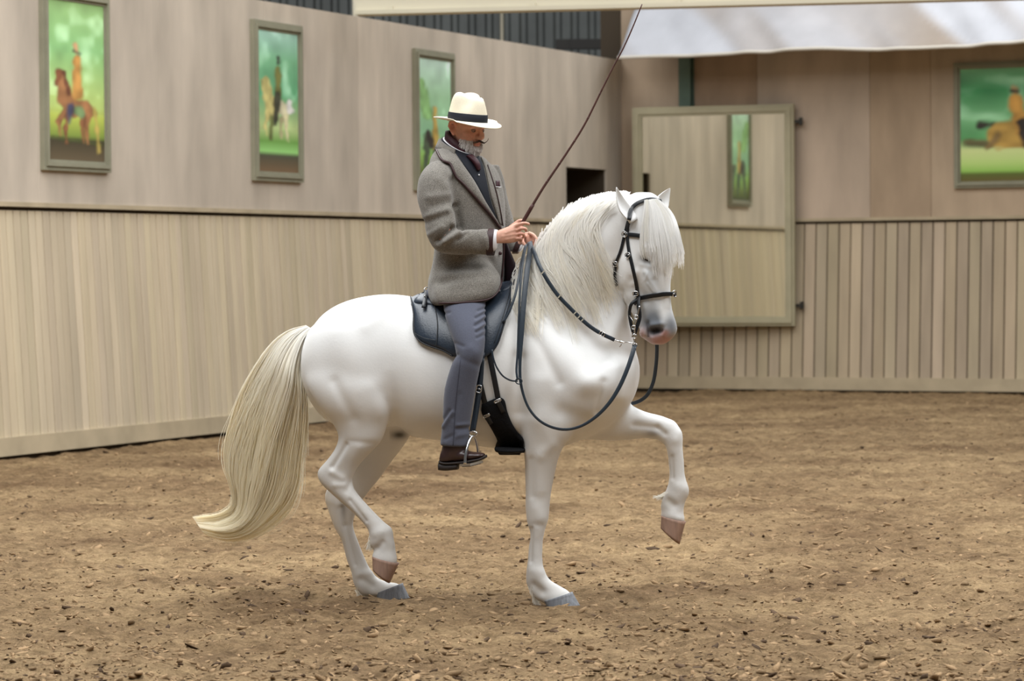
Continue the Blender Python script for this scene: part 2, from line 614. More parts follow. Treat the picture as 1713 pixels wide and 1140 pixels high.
# upper panels
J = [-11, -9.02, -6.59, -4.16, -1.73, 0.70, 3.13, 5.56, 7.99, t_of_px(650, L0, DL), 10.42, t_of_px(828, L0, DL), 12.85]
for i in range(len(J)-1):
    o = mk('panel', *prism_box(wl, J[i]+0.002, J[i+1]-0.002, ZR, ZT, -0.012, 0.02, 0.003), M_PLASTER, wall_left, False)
    k = [1, 1, .95, .95, .94, .93, .95, .97, 1.10, 1.02, 1.0, 1.09][i]; o.color = (k, k*0.98, k*0.955, 1)  # wedge of light on the wall put into the palest narrow panel's tone
for (a, c, z0) in ((12.85, HT0, ZR), (HT0, HT1, HZ), (HT1, TC+0.05, ZR)):
    o = mk('panel', *prism_box(wl, a+0.002, c-0.001, z0, ZT, -0.012, 0.02, 0.003), M_PLASTER, wall_left, False)
    o.color = (1.0, 0.985, 0.96, 1)
pxs = [1040, 1145, 1270, 1458, 1560, 1720, 1860, 2010, 2200, 2480]
tones = [(.80, .70, .60), (.72, .58, .47), (.92, .83, .76), (.78, .66, .54), (.86, .75, .63), (.80, .70, .58), (.85, .75, .65), (.80, .70, .6), (.84, .74, .63)]
for i in range(len(pxs)-1):
    a, c = max(t_of_px(pxs[i], C0, DB), 0.02), min(t_of_px(pxs[i+1], C0, DB), SB1)
    o = mk('panel', *prism_box(wb, a+0.002, c-0.002, ZR, 6.2, -0.012, 0.02, 0.003), M_PLASTER, wall_back, False)
    o.color = (*tones[i], 1)

for nm, w, a, c in (('left', wl, T0, TC-0.02), ('back', wb, 0.03, SB1)):
    o = mk('baseboard_'+nm, *prism_box(w, a, c, 0.035, 0.20, -0.03, 0.03, 0.01), M_PLANK, None, False)
    tag(o, 'low plank along the foot of the %s wall boards' % nm, None, None, 'structure')
for n, (w, a, c) in enumerate(((wl, T0, HT0), (wl, HT1, TC-0.02), (wb, 0.03, SB1))):
    o = mk('trim_%d' % (n+1), *prism_box(w, a, c, ZR-0.012, ZR+0.03, -0.02, 0.04, 0.006), M_PLANK, None, False)
    tag(o, ['narrow ledge above the left wall boards', 'short ledge stub beyond the wall opening', 'narrow ledge above the back wall boards'][n], None, None, 'structure')


# ---- pictures on the walls
def paint(w, h, bg, shapes, seed):
    """rows of colours for a flat print: bg(v) bands + soft shapes"""
    u, v = np.meshgrid((np.arange(w)+.5)/w, (np.arange(h)+.5)/h)
    img = np.zeros((h, w, 3))
    pos = [p for p, _ in bg]; cols = np.array([lin(*c) for _, c in bg])
    for k in range(3): img[..., k] = np.interp(v, pos, cols[:, k])
    cl = vnoise(u*4.3+seed*7, v*9.1, seed) + 0.5*vnoise(u*9+3, v*17, seed+1)
    img *= (1 + 0.35*cl*(v < 0.7))[..., None]
    img += np.maximum(cl - 0.12, 0)[..., None]*(v < 0.6)[..., None]*np.array([0.5, 0.6, 0.55])
    asp = h / w
    for (x0, y0, x1, y1, r0, r1, c) in shapes:
        dx, dy = x1-x0, (y1-y0)*asp
        L = dx*dx + dy*dy + 1e-9
        t = np.clip(((u-x0)*dx + (v-y0)*asp*dy)/L, 0, 1)
        d = np.hypot(u-x0-t*dx, (v-y0)*asp-t*dy)
        wob = 0.05*44/w*vnoise(u*13 + seed, v*29, seed+9)
        a = np.clip((r0 + (r1-r0)*t + wob - d)/(0.05*44/w) + 0.5, 0, 1)[..., None]
        img = img*(1-a) + np.array(lin(*c))*a*(1 + 0.6*vnoise(u*9, v*19, seed+5) - 0.35*(d/(abs(r0)+abs(r1)+1e-6)))[..., None]
    g_ = img.mean(2, keepdims=True)
    return (np.clip(img*0.8 + g_*0.2, 0, 1)*1.12)[::-1]


M_FRAME = mat('picture_frame', lin(150, 147, 126), 0.6, 0.3, var=0.15, vscale=5)
M_PRINT = mat('painted_canvas', (0.5, 0.5, 0.5), 0.55, 0.3, attr=True)
BR, DK, YL = (180, 118, 58), (62, 54, 48), (222, 176, 48)
ART = [
    (44, 112, [(0, (160, 210, 120)), (.3, (140, 205, 120)), (.66, (190, 215, 100)), (.72, (190, 205, 50)), (.84, (130, 155, 40)), (.87, (70, 62, 40)), (1, (105, 88, 60))],
     [(.1, .86, .95, .885, .03, .03, (84, 92, 40)), (.52, .67, .68, .675, .14, .14, BR), (.32, .62, .45, .67, .12, .14, BR), (.24, .47, .31, .62, .08, .13, BR), (.22, .45, .17, .53, .06, .035, (150, 84, 40)), (.30, .45, .38, .58, .02, .03, (120, 66, 36)),
      (.72, .70, .66, .79, .08, .045, BR), (.66, .79, .70, .885, .035, .025, BR), (.62, .72, .60, .80, .06, .04, (150, 92, 46)), (.60, .80, .63, .88, .03, .02, (150, 92, 46)), (.3, .70, .19, .76, .055, .035, BR), (.19, .76, .23, .84, .03, .02, BR), (.36, .72, .32, .80, .05, .03, (150, 92, 46)), (.32, .80, .33, .88, .028, .02, (150, 92, 46)),
      (.82, .66, .9, .93, .035, .03, (196, 170, 60)), (.55, .68, .58, .70, .09, .08, (120, 150, 90)), (.52, .36, .53, .58, .07, .09, (214, 150, 40)), (.5, .27, .52, .31, .04, .05, (230, 170, 110)),
      (.47, .31, .57, .32, .03, .03, DK), (.40, .66, .38, .76, .06, .03, (80, 80, 110))], 21),
    (36, 110, [(0, (170, 225, 205)), (.2, (120, 195, 140)), (.45, (90, 180, 120)), (.68, (190, 215, 130)), (.78, (110, 170, 60)), (.85, (150, 220, 110)), (.88, (80, 80, 60)), (1, (125, 95, 60))],
     [(.5, .53, .68, .55, .15, .13, (222, 214, 170)), (.22, .36, .36, .58, .09, .16, (214, 200, 110)), (.2, .36, .2, .46, .07, .04, (214, 200, 110)), (.7, .6, .70, .68, .07, .035, (226, 216, 160)), (.70, .68, .76, .77, .03, .02, (226, 216, 160)), (.58, .62, .58, .75, .05, .02, (196, 186, 130)), (.3, .6, .2, .66, .05, .03, (214, 200, 110)), (.2, .66, .24, .74, .03, .02, (214, 200, 110)),
      (.36, .62, .34, .76, .06, .03, (120, 130, 60)), (.78, .5, .8, .55, .06, .08, (235, 232, 225)), (.52, .26, .52, .44, .05, .09, (128, 128, 50)), (.52, .19, .52, .22, .035, .045, DK), (.5, .45, .44, .66, .08, .04, (70, 70, 50))], 31),
    (32, 112, [(0, (200, 235, 215)), (.3, (170, 225, 170)), (.6, (150, 215, 160)), (.78, (150, 205, 80)), (.9, (110, 130, 40)), (1, (60, 66, 30))],
     [(.1, .2, .3, .45, .13, .16, (150, 210, 120)), (.52, .40, .52, .72, .05, .10, (208, 170, 50)), (.3, .62, .22, .92, .11, .06, (80, 96, 70)), (.3, .60, .42, .7, .07, .1, DK), (.8, .66, .9, .9, .12, .06, (90, 110, 80)),
      (.55, .75, .6, .92, .12, .06, (70, 90, 70))], 41),
    (80, 64, [(0, (120, 200, 140)), (.2, (60, 165, 95)), (.45, (120, 200, 130)), (.62, (90, 180, 100)), (.72, (215, 230, 140)), (.83, (190, 225, 110)), (.9, (150, 205, 70)), (.93, (96, 110, 34)), (1, (110, 92, 36))],
     [(.16, .49, .26, .50, .03, .02, DK), (.04, .65, .25, .66, .012, .03, (110, 104, 60)), (.3, .60, .62, .58, .085, .10, (206, 160, 44)), (.62, .55, .75, .35, .09, .06, (196, 150, 40)), (.75, .35, .85, .42, .05, .03, (196, 150, 40)), (.42, .18, .44, .2, .02, .03, (235, 190, 120)),
      (.44, .28, .49, .52, .055, .06, (226, 164, 34)), (.41, .21, .46, .22, .02, .02, DK), (.50, .5, .53, .68, .05, .025, DK), (.3, .6, .22, .70, .03, .02, (150, 120, 60)), (.8, .55, .95, .66, .04, .02, (206, 160, 44))], 51)]


def picture(w, t0, t1, z0, z1, fw, art, label):
    base = w((t0+t1)/2, z0, 0.03)
    th = thing('framed_picture', label, 'picture', base, 'framed riding pictures on the hall walls')
    for k, (a, c, d0, d1) in enumerate(((0, .38, .02, .065), (.38, .72, .02, .085), (.72, 1.0, .02, .055))):
        mb = MB()
        i0, i1 = fw*a, fw*c
        for (p0, p1, q0, q1) in ((t0+i0, t1-i0, z0+i0, z0+i1), (t0+i0, t1-i0, z1-i1, z1-i0), (t0+i0, t0+i1, z0+i1, z1-i1), (t1-i1, t1-i0, z0+i1, z1-i1)):
            mb.add(*wbox(w, p0, p1, q0, q1, d0, d1))
        mb.build(('frame', 'frame_moulding', 'frame_lip')[k], M_FRAME, th)
    W, Hh, bg, sh, sd = art
    img = paint(W, Hh, bg, sh, sd)
    a, c, q0, q1 = t0+fw, t1-fw, z0+fw, z1-fw
    V = [w(a + (c-a)*i/(W-1), q0 + (q1-q0)*j/(Hh-1), 0.045) for j in range(Hh) for i in range(W)]
    mk('painted_canvas', V, grid_faces(W, Hh).tolist(), M_PRINT, th, False, img.reshape(-1, 3))


TL = lambda px: t_of_px(px, L0 + NL*0.05, DL)
TBp = lambda px: t_of_px(px, C0 + NB*0.05, DB)
picture(wl, TL(75), TL(187), 2.60, 4.27, 0.10, ART[0], 'tall green riding picture with an orange-brown horse, leftmost of three')
picture(wl, TL(427), TL(509), 2.60, 4.27, 0.10, ART[1], 'tall green riding picture with a pale horse, middle of three')
picture(wl, TL(697), TL(763), 2.58, 4.22, 0.10, ART[2], "tall pale green picture behind the rider's hat")
picture(wb, TBp(1598), TBp(1598)+1.85, 2.66, 4.28, 0.085, ART[3], 'wide green picture of a yellow-coated rider on the back wall')

# ---- mirror on the back wall
mir = thing('wall_mirror', 'large tilted wall mirror in a beige frame on the back wall', 'mirror', wb(TBp(1198), 0.9, 0.1))
mc0, mc1 = wb(TBp(1062), 0, 0) , wb(TBp(1336), 0, 0)
_o = C0 + NB*0.40
MA = _o + DB*t_of_px(1062, _o, DB)
MBv = Vector((mc1.x, mc1.y, 0)) + NB*0.02
MD = (MBv - MA); MW = MD.length; MD.normalize(); MN = Vector((MD.y, -MD.x, 0))
if MN.y > 0: MN = -MN
wm = lambda t, z, o=0.0: MA + MD*t + MN*(o) + Vector((0, 0, z))
mz0, mz1, mfw = 0.88, 3.81, 0.125
for k, (a, c, d0, d1) in enumerate(((0, .3, -.02, .05), (.3, .75, -.02, .075), (.75, 1.0, -.02, .055))):
    mb = MB(); i0, i1 = mfw*a, mfw*c
    for (p0, p1, q0, q1) in ((i0, MW-i0, mz0+i0, mz0+i1), (i0, MW-i0, mz1-i1, mz1-i0), (i0, i1, mz0+i1, mz1-i1), (MW-i1, MW-i0, mz0+i1, mz1-i1)):
        mb.add(*wbox(wm, p0, p1, q0, q1, d0, d1))
    mb.build(('frame', 'frame_moulding', 'frame_lip')[k], mat('mirror_frame', lin(178, 170, 142), 0.6, 0.3, var=0.12, vscale=4) if k == 0 else bpy.data.materials['mirror_frame'], mir)
M_MIR = mat('mirror_glass', (0.93, 0.93, 0.82), 0.03, 0.5, 1.0)
mb = MB(); mb.add(*wbox(wm, mfw*.9, MW-mfw*.9, mz0+mfw*.9, mz1-mfw*.9, 0.0, 0.02)); mb.build('mirror_glass', M_MIR, mir)
mb = MB(); mb.add(*wbox(wm, 0.02, MW-0.02, mz0+0.02, mz1-0.02, -0.05, -0.02)); mb.build('back_panel', M_BACK, mir)
M_IRON = mat('dark_iron', lin(60, 58, 54), 0.5, 0.4, 0.6)
for z in (3.58, 1.15):
    mb = MB(); mb.add(*wbox(wm, MW-0.03, MW+0.10, z-0.02, z+0.02, -0.05, -0.01)); mb.add(*wbox(wm, MW+0.06, MW+0.10, z-0.05, z+0.05, -0.05, 0.0))
    mb.build('bracket', M_IRON, mir)

# ---- green steel post behind the mirror
tp = t_of_px(1156, C0, DB)
M_GREEN = mat('green_steel', lin(92, 112, 98), 0.5, 0.4, var=0.2, vscale=6)
post = thing('steel_post', 'dark green steel post above the mirror', 'post', wb(tp, 2.3, 0.12))
mb = MB()
mb.add(*wbox(wb, tp-0.085, tp+0.085, 2.31, 5.2, 0.025, 0.04)); mb.add(*wbox(wb, tp-0.012, tp+0.012, 2.31, 5.2, 0.04, 0.15)); mb.add(*wbox(wb, tp-0.085, tp+0.085, 2.31, 5.2, 0.15, 0.165))
mb.build('post_profile', M_GREEN, post)
mb = MB(); mb.add(*wbox(wb, tp-0.11, tp+0.11, 2.306, 2.33, 0.022, 0.20)); mb.build('foot_plate', M_GREEN, post)

# ---- canvas awning over the back wall
def awning():
    nu, nv = 150, 26
    a0, a1 = t_of_px(1047, C0, DB) + 0.42, SB1
    V, Cs = [], []
    c0, c1 = np.array(lin(196, 197, 203)), np.array(lin(146, 126, 102))
    for j in range(nv):
        s = j/(nv-1)
        for i in range(nu):
            t = a0 + (a1-a0)*i/(nu-1)
            fold = 0.20*vnoise(np.array(t*1.5 + s*1.7), np.array(s*0.7+3.0), 61) + 0.12*vnoise(np.array(t*3.4 + s*3.6), np.array(s*0.9), 62)
            k = float(vnoise(np.array(t*1.25 + s*1.9 + 5), np.array(s*0.5 + t*.1), 63) + 0.5*vnoise(np.array(t*2.9 + s*4.2), np.array(s*0.7), 64))
            k = min(1, max(0, (k + 0.02)/0.30))*(0.35 + 0.65*abs(float(vnoise(np.array(t*.8), np.array(1.5), 65)))*2)
            Cs.append(c0*(1-k) + c1*k)
            sag = 0.03*math.sin(t*2.4)*(1-s)
            V.append(wb(t, 4.44 + s*1.15 + sag*0.3 + float(fold)*0.35*math.sin(math.pi*min(1, s+.12)), 1.15 - 1.0*s + float(fold)*(1 - 0.85*s)))
    return V, grid_faces(nu, nv).tolist(), Cs


M_TARP = mat('awning_canvas', (0.5, 0.5, 0.5), 0.6, 0.3, attr=True, var=0.15, vscale=2.0, bump=0.2, bscale=5)
aw = thing('canvas_awning', 'crumpled grey-white canvas awning along the top of the back wall', 'awning', wb(4, 4.4, 0.6))
V, Fc, Cs = awning()
o = mk('canvas', V, Fc, M_TARP, aw, True, np.array(Cs))
sm = o.modifiers.new('thick', 'SOLIDIFY'); sm.thickness = 0.012
a0 = t_of_px(1047, C0, DB) - 0.1
hem = [np.array(V[i]) for i in range(150)]
v, f = tube(hem, 0.024, 8); mk('hem_pipe', v, f, mat('awning_hem', lin(205, 198, 186), 0.6), aw)

# ---- pale beam across the hall, corrugated cladding beyond the left wall
M_BEAM = mat('pale_beam', lin(218, 210, 188), 0.7, 0.2, var=0.15, vscale=1.0, stretch=(0.4, 1, 2))
p0, p1 = atY(598, 27, 36.4), atY(2900, -5, 33.4)
p0.z = p1.z = 4.40
dr = (p1-p0).normalized(); nr = Vector((dr.y, -dr.x, 0))
beam = thing('roof_beam', 'long pale beam running across the top of the hall', 'beam', (p0+p1)/2)
mb = MB(); mb.box((p0+p1)/2 + Vector((0, 0, .46)), dr*((p1-p0).length/2), nr*0.09, Vector((0, 0, .42))); mb.build('web', M_BEAM, beam)
mb = MB(); mb.box((p0+p1)/2 + Vector((0, 0, .02)), dr*((p1-p0).length/2), nr*0.15, Vector((0, 0, .022))); mb.build('flange', M_BEAM, beam)
L = (p1-p0).length
for k in range(9):
    mb = MB(); mb.box(p0 + dr*(0.4 + k*L/9) + nr*0.105 + Vector((0, 0, .06)), dr*0.02, nr*0.012, Vector((0, 0, .02))); mb.build('clip', M_BEAM, beam)

M_CLAD = mat('metal_cladding', lin(118, 122, 120), 0.5, 0.4, 0.2, var=0.35, vscale=1.5)
cl = MB()
pr = []
x = -7.5
while x < 3.6:
    pr += [(x, 0), (x+0.10, 0), (x+0.14, 0.05), (x+0.20, 0.05), (x+0.24, 0)]
    x += 0.26
V = [(a, 51.5 - d, z) for z in (3.2, 9.0) for (a, d) in pr]
n = len(pr)
cl.add(V, [(i, i+1, n+i+1, n+i) for i in range(n-1)])
wf = cl.build('wall_far', M_CLAD); tag(wf, 'dark corrugated metal cladding above the left wall', None, None, 'structure')
for nm, (xa, ya, xb, yb, Y), lb in (('wooden_post', (590, -10, 600, 60, 44.0), 'pale upright post at the end of the roof beam'), ('wooden_post', (836, -60, 843, 150, 51.39), 'thin pale post before the corrugated cladding'),
                                    ('dark_lintel', (930, 66, 1046, 82, 48.8), 'dark lintel above the corner of the hall'), ('wooden_post', (1024, 55, 1042, 660, 48.4), 'brown post beneath the lintel beside the awning')):
    A, B_ = atY(xa, ya, Y), atY(xb, yb, Y)
    mb = MB(); c = (A+B_)/2
    mb.box(c, (abs(B_.x-A.x)/2, 0, 0), (0, 0.06, 0), (0, 0, abs(A.z-B_.z)/2))
    mb.box(c - Vector((0, .065, 0)), (abs(B_.x-A.x)/2*0.6, 0, 0), (0, 0.01, 0), (0, 0, abs(A.z-B_.z)/2*0.97))
    if 'lintel' in nm: o = mb.build(nm, mat('lintel', lin(64, 62, 60), 0.7))
    else: o = mb.build(nm, M_BEAM if 'brown' not in lb else mat('brown_post', lin(128, 108, 92), 0.7))
    tag(o, lb, 'lintel' if 'lintel' in nm else 'post')

# ================================================================== THE HORSE
def merge(parts):
    V, Fc = [], []
    for v, f in parts:
        b = len(V); V += list(v); Fc += [tuple(i + b for i in q) for q in f]
    return V, Fc


def ball(c, r, n=14, sq=(1, 1, 1)):
    rings = []
    for k in range(1, n):
        p = math.pi*k/n
        th = np.linspace(0, 2*math.pi, 2*n, endpoint=False)
        rings.append(np.stack([c[0] + r*sq[0]*math.sin(p)*np.cos(th), c[1] + r*sq[1]*math.sin(p)*np.sin(th), np.full(2*n, c[2] + r*sq[2]*math.cos(p))], 1))
    return rings_mesh(rings)



# trunk: (top_x, top_y, bottom_x, bottom_y, lateral, half width)
TRUNK = [
    (510, 585, 509, 625, 0, .07), (514, 566, 514, 655, 0, .135), (527, 545, 530, 684, 0, .20), (545, 524, 550, 705, 0, .245),
    (575, 506, 580, 716, 0, .275), (610, 496, 612, 718, 0, .285), (650, 492, 650, 716, 0, .272), (690, 496, 690, 730, 0, .265),
    (735, 506, 732, 737, 0, .29), (790, 508, 788, 745, 0, .305), (825, 496, 826, 750, 0, .295), (855, 482, 862, 752, 0, .275),
    (890, 492, 898, 750, 0, .26), (930, 520, 938, 748, 0, .255), (970, 545, 976, 735, -.01, .25), (1010, 566, 1014, 717, -.015, .225),
    (1042, 582, 1042, 692, -.02, .18), (1060, 595, 1060, 665, -.02, .125), (1068, 606, 1068, 640, -.02, .07)]
NECK = [
    (846, 482, 1030, 700, -.0, .19), (862, 466, 1064, 655, -.0, .185), (885, 438, 1071, 615, -.01, .165), (908, 404, 1061, 578, -.02, .145),
    (932, 370, 1053, 540, -.035, .128), (962, 345, 1046, 505, -.05, .115), (1000, 330, 1040, 475, -.065, .105), (1040, 325, 1044, 440, -.075, .098),
    (1068, 327, 1062, 410, -.08, .085)]
NEAR_HIND = [
    (640, 570, 522, 590, -.14, .11), (655, 630, 511, 632, -.160, .128), (658, 662, 518, 658, -.172, .125), (657, 684, 536, 687, -.172, .116), (650, 710, 554, 706, -.158, .10), (638, 738, 566, 728, -.155, .085),
    (620, 758, 561, 750, -.155, .068), (603, 776, 546, 771, -.152, .054), (593, 792, 531, 789, -.15, .046), (591, 809, 535, 807, -.148, .045),
    (596, 823, 557, 829, -.147, .042), (612, 842, 591, 859, -.146, .036), (630, 861, 607, 876, -.145, .035), (643, 874, 616, 888, -.144, .038),
    (656, 885, 618, 901, -.143, .044), (659, 902, 618, 912, -.142, .043), (662, 920, 625, 921, -.142, .038), (665, 938, 622, 929, -.142, .045), (663, 946, 622, 936, -.142, .046)]
FAR_HIND = [
    (680, 660, 560, 640, .14, .12), (690, 700, 570, 680, .145, .11), (688, 726, 590, 705, .145, .10), (675, 747, 600, 735, .14, .085), (655, 773, 592, 762, .135, .07),
    (636, 800, 577, 785, .13, .058), (618, 822, 556, 806, .128, .05), (604, 842, 543, 829, .126, .046), (595, 860, 549, 855, .125, .044),
    (591, 881, 560, 885, .124, .037), (600, 908, 571, 904, .123, .035), (611, 935, 580, 938, .122, .035), (620, 953, 588, 959, .122, .039),
    (632, 967, 592, 979, .122, .044), (649, 974, 604, 996, .122, .042), (664, 976, 622, 1000, .122, .045), (672, 982, 632, 1000, .122, .046)]
NEAR_FORE = [
    (1000, 650, 856, 590, -.13, .10), (985, 690, 858, 660, -.14, .105), (962, 725, 866, 705, -.14, .098), (943, 748, 873, 738, -.138, .082),
    (934, 769, 877, 765, -.135, .07), (928, 795, 878, 792, -.13, .06), (922, 825, 879, 822, -.128, .051), (920, 845, 879, 848, -.126, .047),
    (917, 869, 881, 871, -.125, .046), (911, 891, 886, 893, -.124, .038), (908, 912, 884, 914, -.123, .031), (908, 942, 882, 942, -.122, .031),
    (912, 958, 880, 962, -.121, .037), (921, 971, 881, 981, -.12, .041), (936, 980, 893, 1001, -.12, .038), (951, 989, 906, 1008, -.12, .044), (957, 997, 912, 1012, -.12, .046)]
FAR_FORE = [
    (980, 630, 930, 725, .09, .09), (1010, 640, 962, 736, .10, .09), (1032, 655, 988, 736, .11, .085), (1053, 674, 1015, 738, .115, .075), (1076, 686, 1048, 737, .118, .061),
    (1098, 693, 1076, 734, .12, .051), (1115, 699, 1097, 736, .12, .046), (1131, 707, 1109, 742, .12, .046), (1142, 729, 1113, 748, .12, .046),
    (1142, 746, 1116, 757, .12, .041), (1144, 768, 1118, 775, .12, .033), (1146, 795, 1119, 798, .12, .032), (1151, 812, 1116, 815, .12, .038),
    (1153, 826, 1107, 835, .12, .043), (1146, 842, 1105, 848, .12, .039), (1144, 858, 1106, 856, .12, .04), (1146, 869, 1105, 862, .12, .045), (1145, 875, 1106, 866, .12, .045)]

# head: horizontal slices, turned 36 degrees towards the viewer: (y, jaw x, face x, width, lateral)
HYAW = math.radians(38)
HD_F = Vector((math.cos(HYAW), -math.sin(HYAW), 0)); HD_L = Vector((math.sin(HYAW), math.cos(HYAW), 0))
HEAD = [(322, 1062, 1090, .10, -.085), (332, 1050, 1104, .155, -.087), (350, 1040, 1112, .185, -.09), (375, 1034, 1119, .195, -.095), (402, 1029, 1124, .205, -.10),
        (430, 1027, 1126, .205, -.105), (455, 1028, 1124, .19, -.11), (475, 1032, 1121, .165, -.114), (492, 1043, 1121, .142, -.118), (508, 1051, 1122, .128, -.12),
        (525, 1059, 1126, .122, -.123), (540, 1066, 1131, .128, -.126), (552, 1072, 1133, .13, -.128), (562, 1076, 1129, .12, -.129), (571, 1083, 1120, .09, -.13), (577, 1092, 1110, .045, -.13)]


def head_rings():
    th = np.linspace(0, 2*math.pi, 28, endpoint=False)
    rings = []
    for (y, a, b_, w, d) in interp_rows(HEAD, 4):
        A, B_ = np.array(H(a, y, d)), np.array(H(b_, y, d))
        c = (A + B_)/2
        vis = np.linalg.norm(B_ - A)/2
        D = math.sqrt(max(vis*vis - (w/2*math.sin(HYAW))**2, 1e-5))/math.cos(HYAW)
        cs, sn = np.cos(th), np.sin(th)
        cs = np.sign(cs)*np.abs(cs)**0.85
        # narrower towards the bridge of the nose
        ww = (w/2)*(1 - 0.18*np.maximum(cs, 0))
        rings.append(c + np.outer(cs*D, np.array(HD_F)) + np.outer(sn*ww, np.array(HD_L)))
    return rings_mesh(rings)


def ear(base_px, tip_px, d0, d1, wid, face):
    """pointed cupped ear"""
    A, B_ = np.array(H(*base_px, d0)), np.array(H(*tip_px, d1))
    ax = (B_-A); L = np.linalg.norm(ax); ax /= L
    fc = np.array(face, float); fc -= ax*np.dot(fc, ax); fc /= np.linalg.norm(fc)
    sd = np.cross(ax, fc)
    rings = []
    th = np.linspace(0, 2*math.pi, 24, endpoint=False)
    for s in np.linspace(-0.12, 1, 16):
        w = wid*np.interp(s, [-.12, 0, .3, .55, .8, .95, 1], [.75, .85, 1.0, .78, .42, .16, .03])
        curve = 0.018*math.sin(max(s, 0)*math.pi)
        cs, sn = np.cos(th), np.sin(th)
        dep = np.where(cs > 0, cs*0.35 - 0.75*np.maximum(cs, 0)*(1-np.abs(sn)**2)*np.interp(s, [0, .15, .9, 1], [0, 1, 1, 0]), cs*0.62)
        rings.append(A + ax*L*s + fc*curve*-1 + np.outer(sn*w, sd) + np.outer(dep*w, fc))
    return rings_mesh(rings)


EARS = [ear((1057, 364), (1031, 313), -.205, -.235, .036, (0.62, -0.78, .1)), ear((1104, 352), (1121, 315), .00, .01, .040, (0.35, -0.9, 0))]
tails = limb([(545, 530, 535, 560, 0, .04), (522, 546, 512, 572, 0, .035), (500, 560, 497, 585, 0, .028), (482, 590, 484, 604, 0, .018)])
V, Fc = merge([limb(TRUNK, 40, 4, 2.15), limb(NECK, 32, 4, 2.0), limb(NEAR_HIND), limb(FAR_HIND), limb(NEAR_FORE), limb(FAR_FORE), head_rings(), tails, ball(H(1077, 557, -.155), .024, 8, (1, .9, .8))])
co, fc_ = remesh(V, Fc, 0.0068)
HS = Surf(co, fc_)
x_, y_ = to_px(HS.co)
dl_ = lat(HS.co)
# long smoothing where trunk, neck and limbs flow together; light smoothing on legs and head
trunk_w = np.clip((735 - y_)/40, 0, 1)*np.clip((x_ - 500)/10, 0, 1)*np.clip((1046 + (y_ > 585)*60 - x_)/25, 0, 1)
trunk_w *= 1 - np.exp(-(((x_-1050)/30)**2 + ((y_-345)/45)**2)**2)
HS.smooth(9, 0.5, None, False)
trunk_w *= 1 - np.exp(-(((x_-655)/30)**2 + ((y_-695)/48)**2)**2)
HS.smooth(60, 0.5, trunk_w, False)
near = lambda: (lat(HS.co) < 0.0).astype(float)
far = lambda: (lat(HS.co) >= 0.0).astype(float)
both_body = [  # haunch, flank, ribs, shoulder, neck muscles
    ((575, 560), (600, 640), 34, .016), ((666, 722), (650, 620), 13, -.016, 1.0), ((664, 700), (645, 590), 26, -.006, 1.0), ((700, 600), (706, 690), 30, .006),
    ((560, 640), (590, 700), 10, -.006), ((640, 690), (625, 650), 18, .008), ((612, 545), (640, 520), 14, .006),
    ((885, 520), (975, 640), 26, .014), ((960, 540), (1015, 600), 12, -.014), ((985, 640), (1000, 640), 20, .020), ((940, 690), (985, 705), 14, -.008),
    ((1030, 620), (1035, 660), 16, .012), ((1008, 640), (1000, 690), 7, -.010), ((1050, 500), (1020, 570), 12, .010), ((1010, 500), (985, 560), 13, -.009), ((870, 600), (868, 690), 12, -.012),
    ((905, 640), (900, 700), 18, .010), ((895, 560), (935, 640), 9, -.007), ((860, 730), (868, 745), 8, -.008), ((925, 745), (905, 760), 10, .006), ((1000, 400), (950, 470), 30, .008)]
both_body = [(q[0], q[1], q[2], q[3]*1.15, *q[4:]) for q in both_body]
HS.strokes(both_body, near()); HS.strokes(both_body, far())
HS.strokes([  # near hind leg: tendon groove, hock bones, fetlock
    ((578, 745), (556, 782), 4.5, -.013), ((600, 750), (585, 790), 9, .006), ((572, 800), (556, 790), 6, .006), ((560, 812), (575, 812), 5, .005), ((580, 822), (590, 800), 4, -.004),
    ((586, 838), (612, 872), 3.5, -.006), ((628, 893), (640, 890), 8, .005), ((640, 908), (632, 917), 5, -.007), ((648, 905), (655, 912), 6, .003), ((580, 738), (625, 743), 5, -.003)], near())
HS.strokes([((571, 850), (578, 880), 4.5, -.010), ((578, 880), (594, 945), 3.5, -.008), ((606, 970), (622, 980), 7, -.010), ((600, 962), (618, 960), 7, .006), ((556, 838), (566, 845), 7, .006)], (lat(HS.co) < 0.122).astype(float)*far())
HS.strokes([((898, 852), (905, 866), 11, .006), ((889, 885), (888, 940), 3, -.008), ((892, 955), (903, 958), 9, .006), ((893, 980), (906, 990), 8, -.012), ((888, 770), (890, 830), 6, -.006),
            ((905, 770), (905, 820), 10, .005), ((893, 878), (905, 880), 5, -.003)], near())
HS.strokes([((1100, 717), (1112, 726), 5, -.010), ((1060, 712), (1100, 716), 5, -.006), ((1070, 700), (1100, 706), 7, .004), ((1135, 725), (1130, 735), 8, .005), ((1124, 765), (1125, 800), 3.5, -.007), ((1135, 815), (1142, 818), 9, .006),
            ((1118, 838), (1128, 846), 6, -.010), ((1122, 862), (1135, 868), 6, .004)], (lat(HS.co) < 0.12).astype(float)*far())
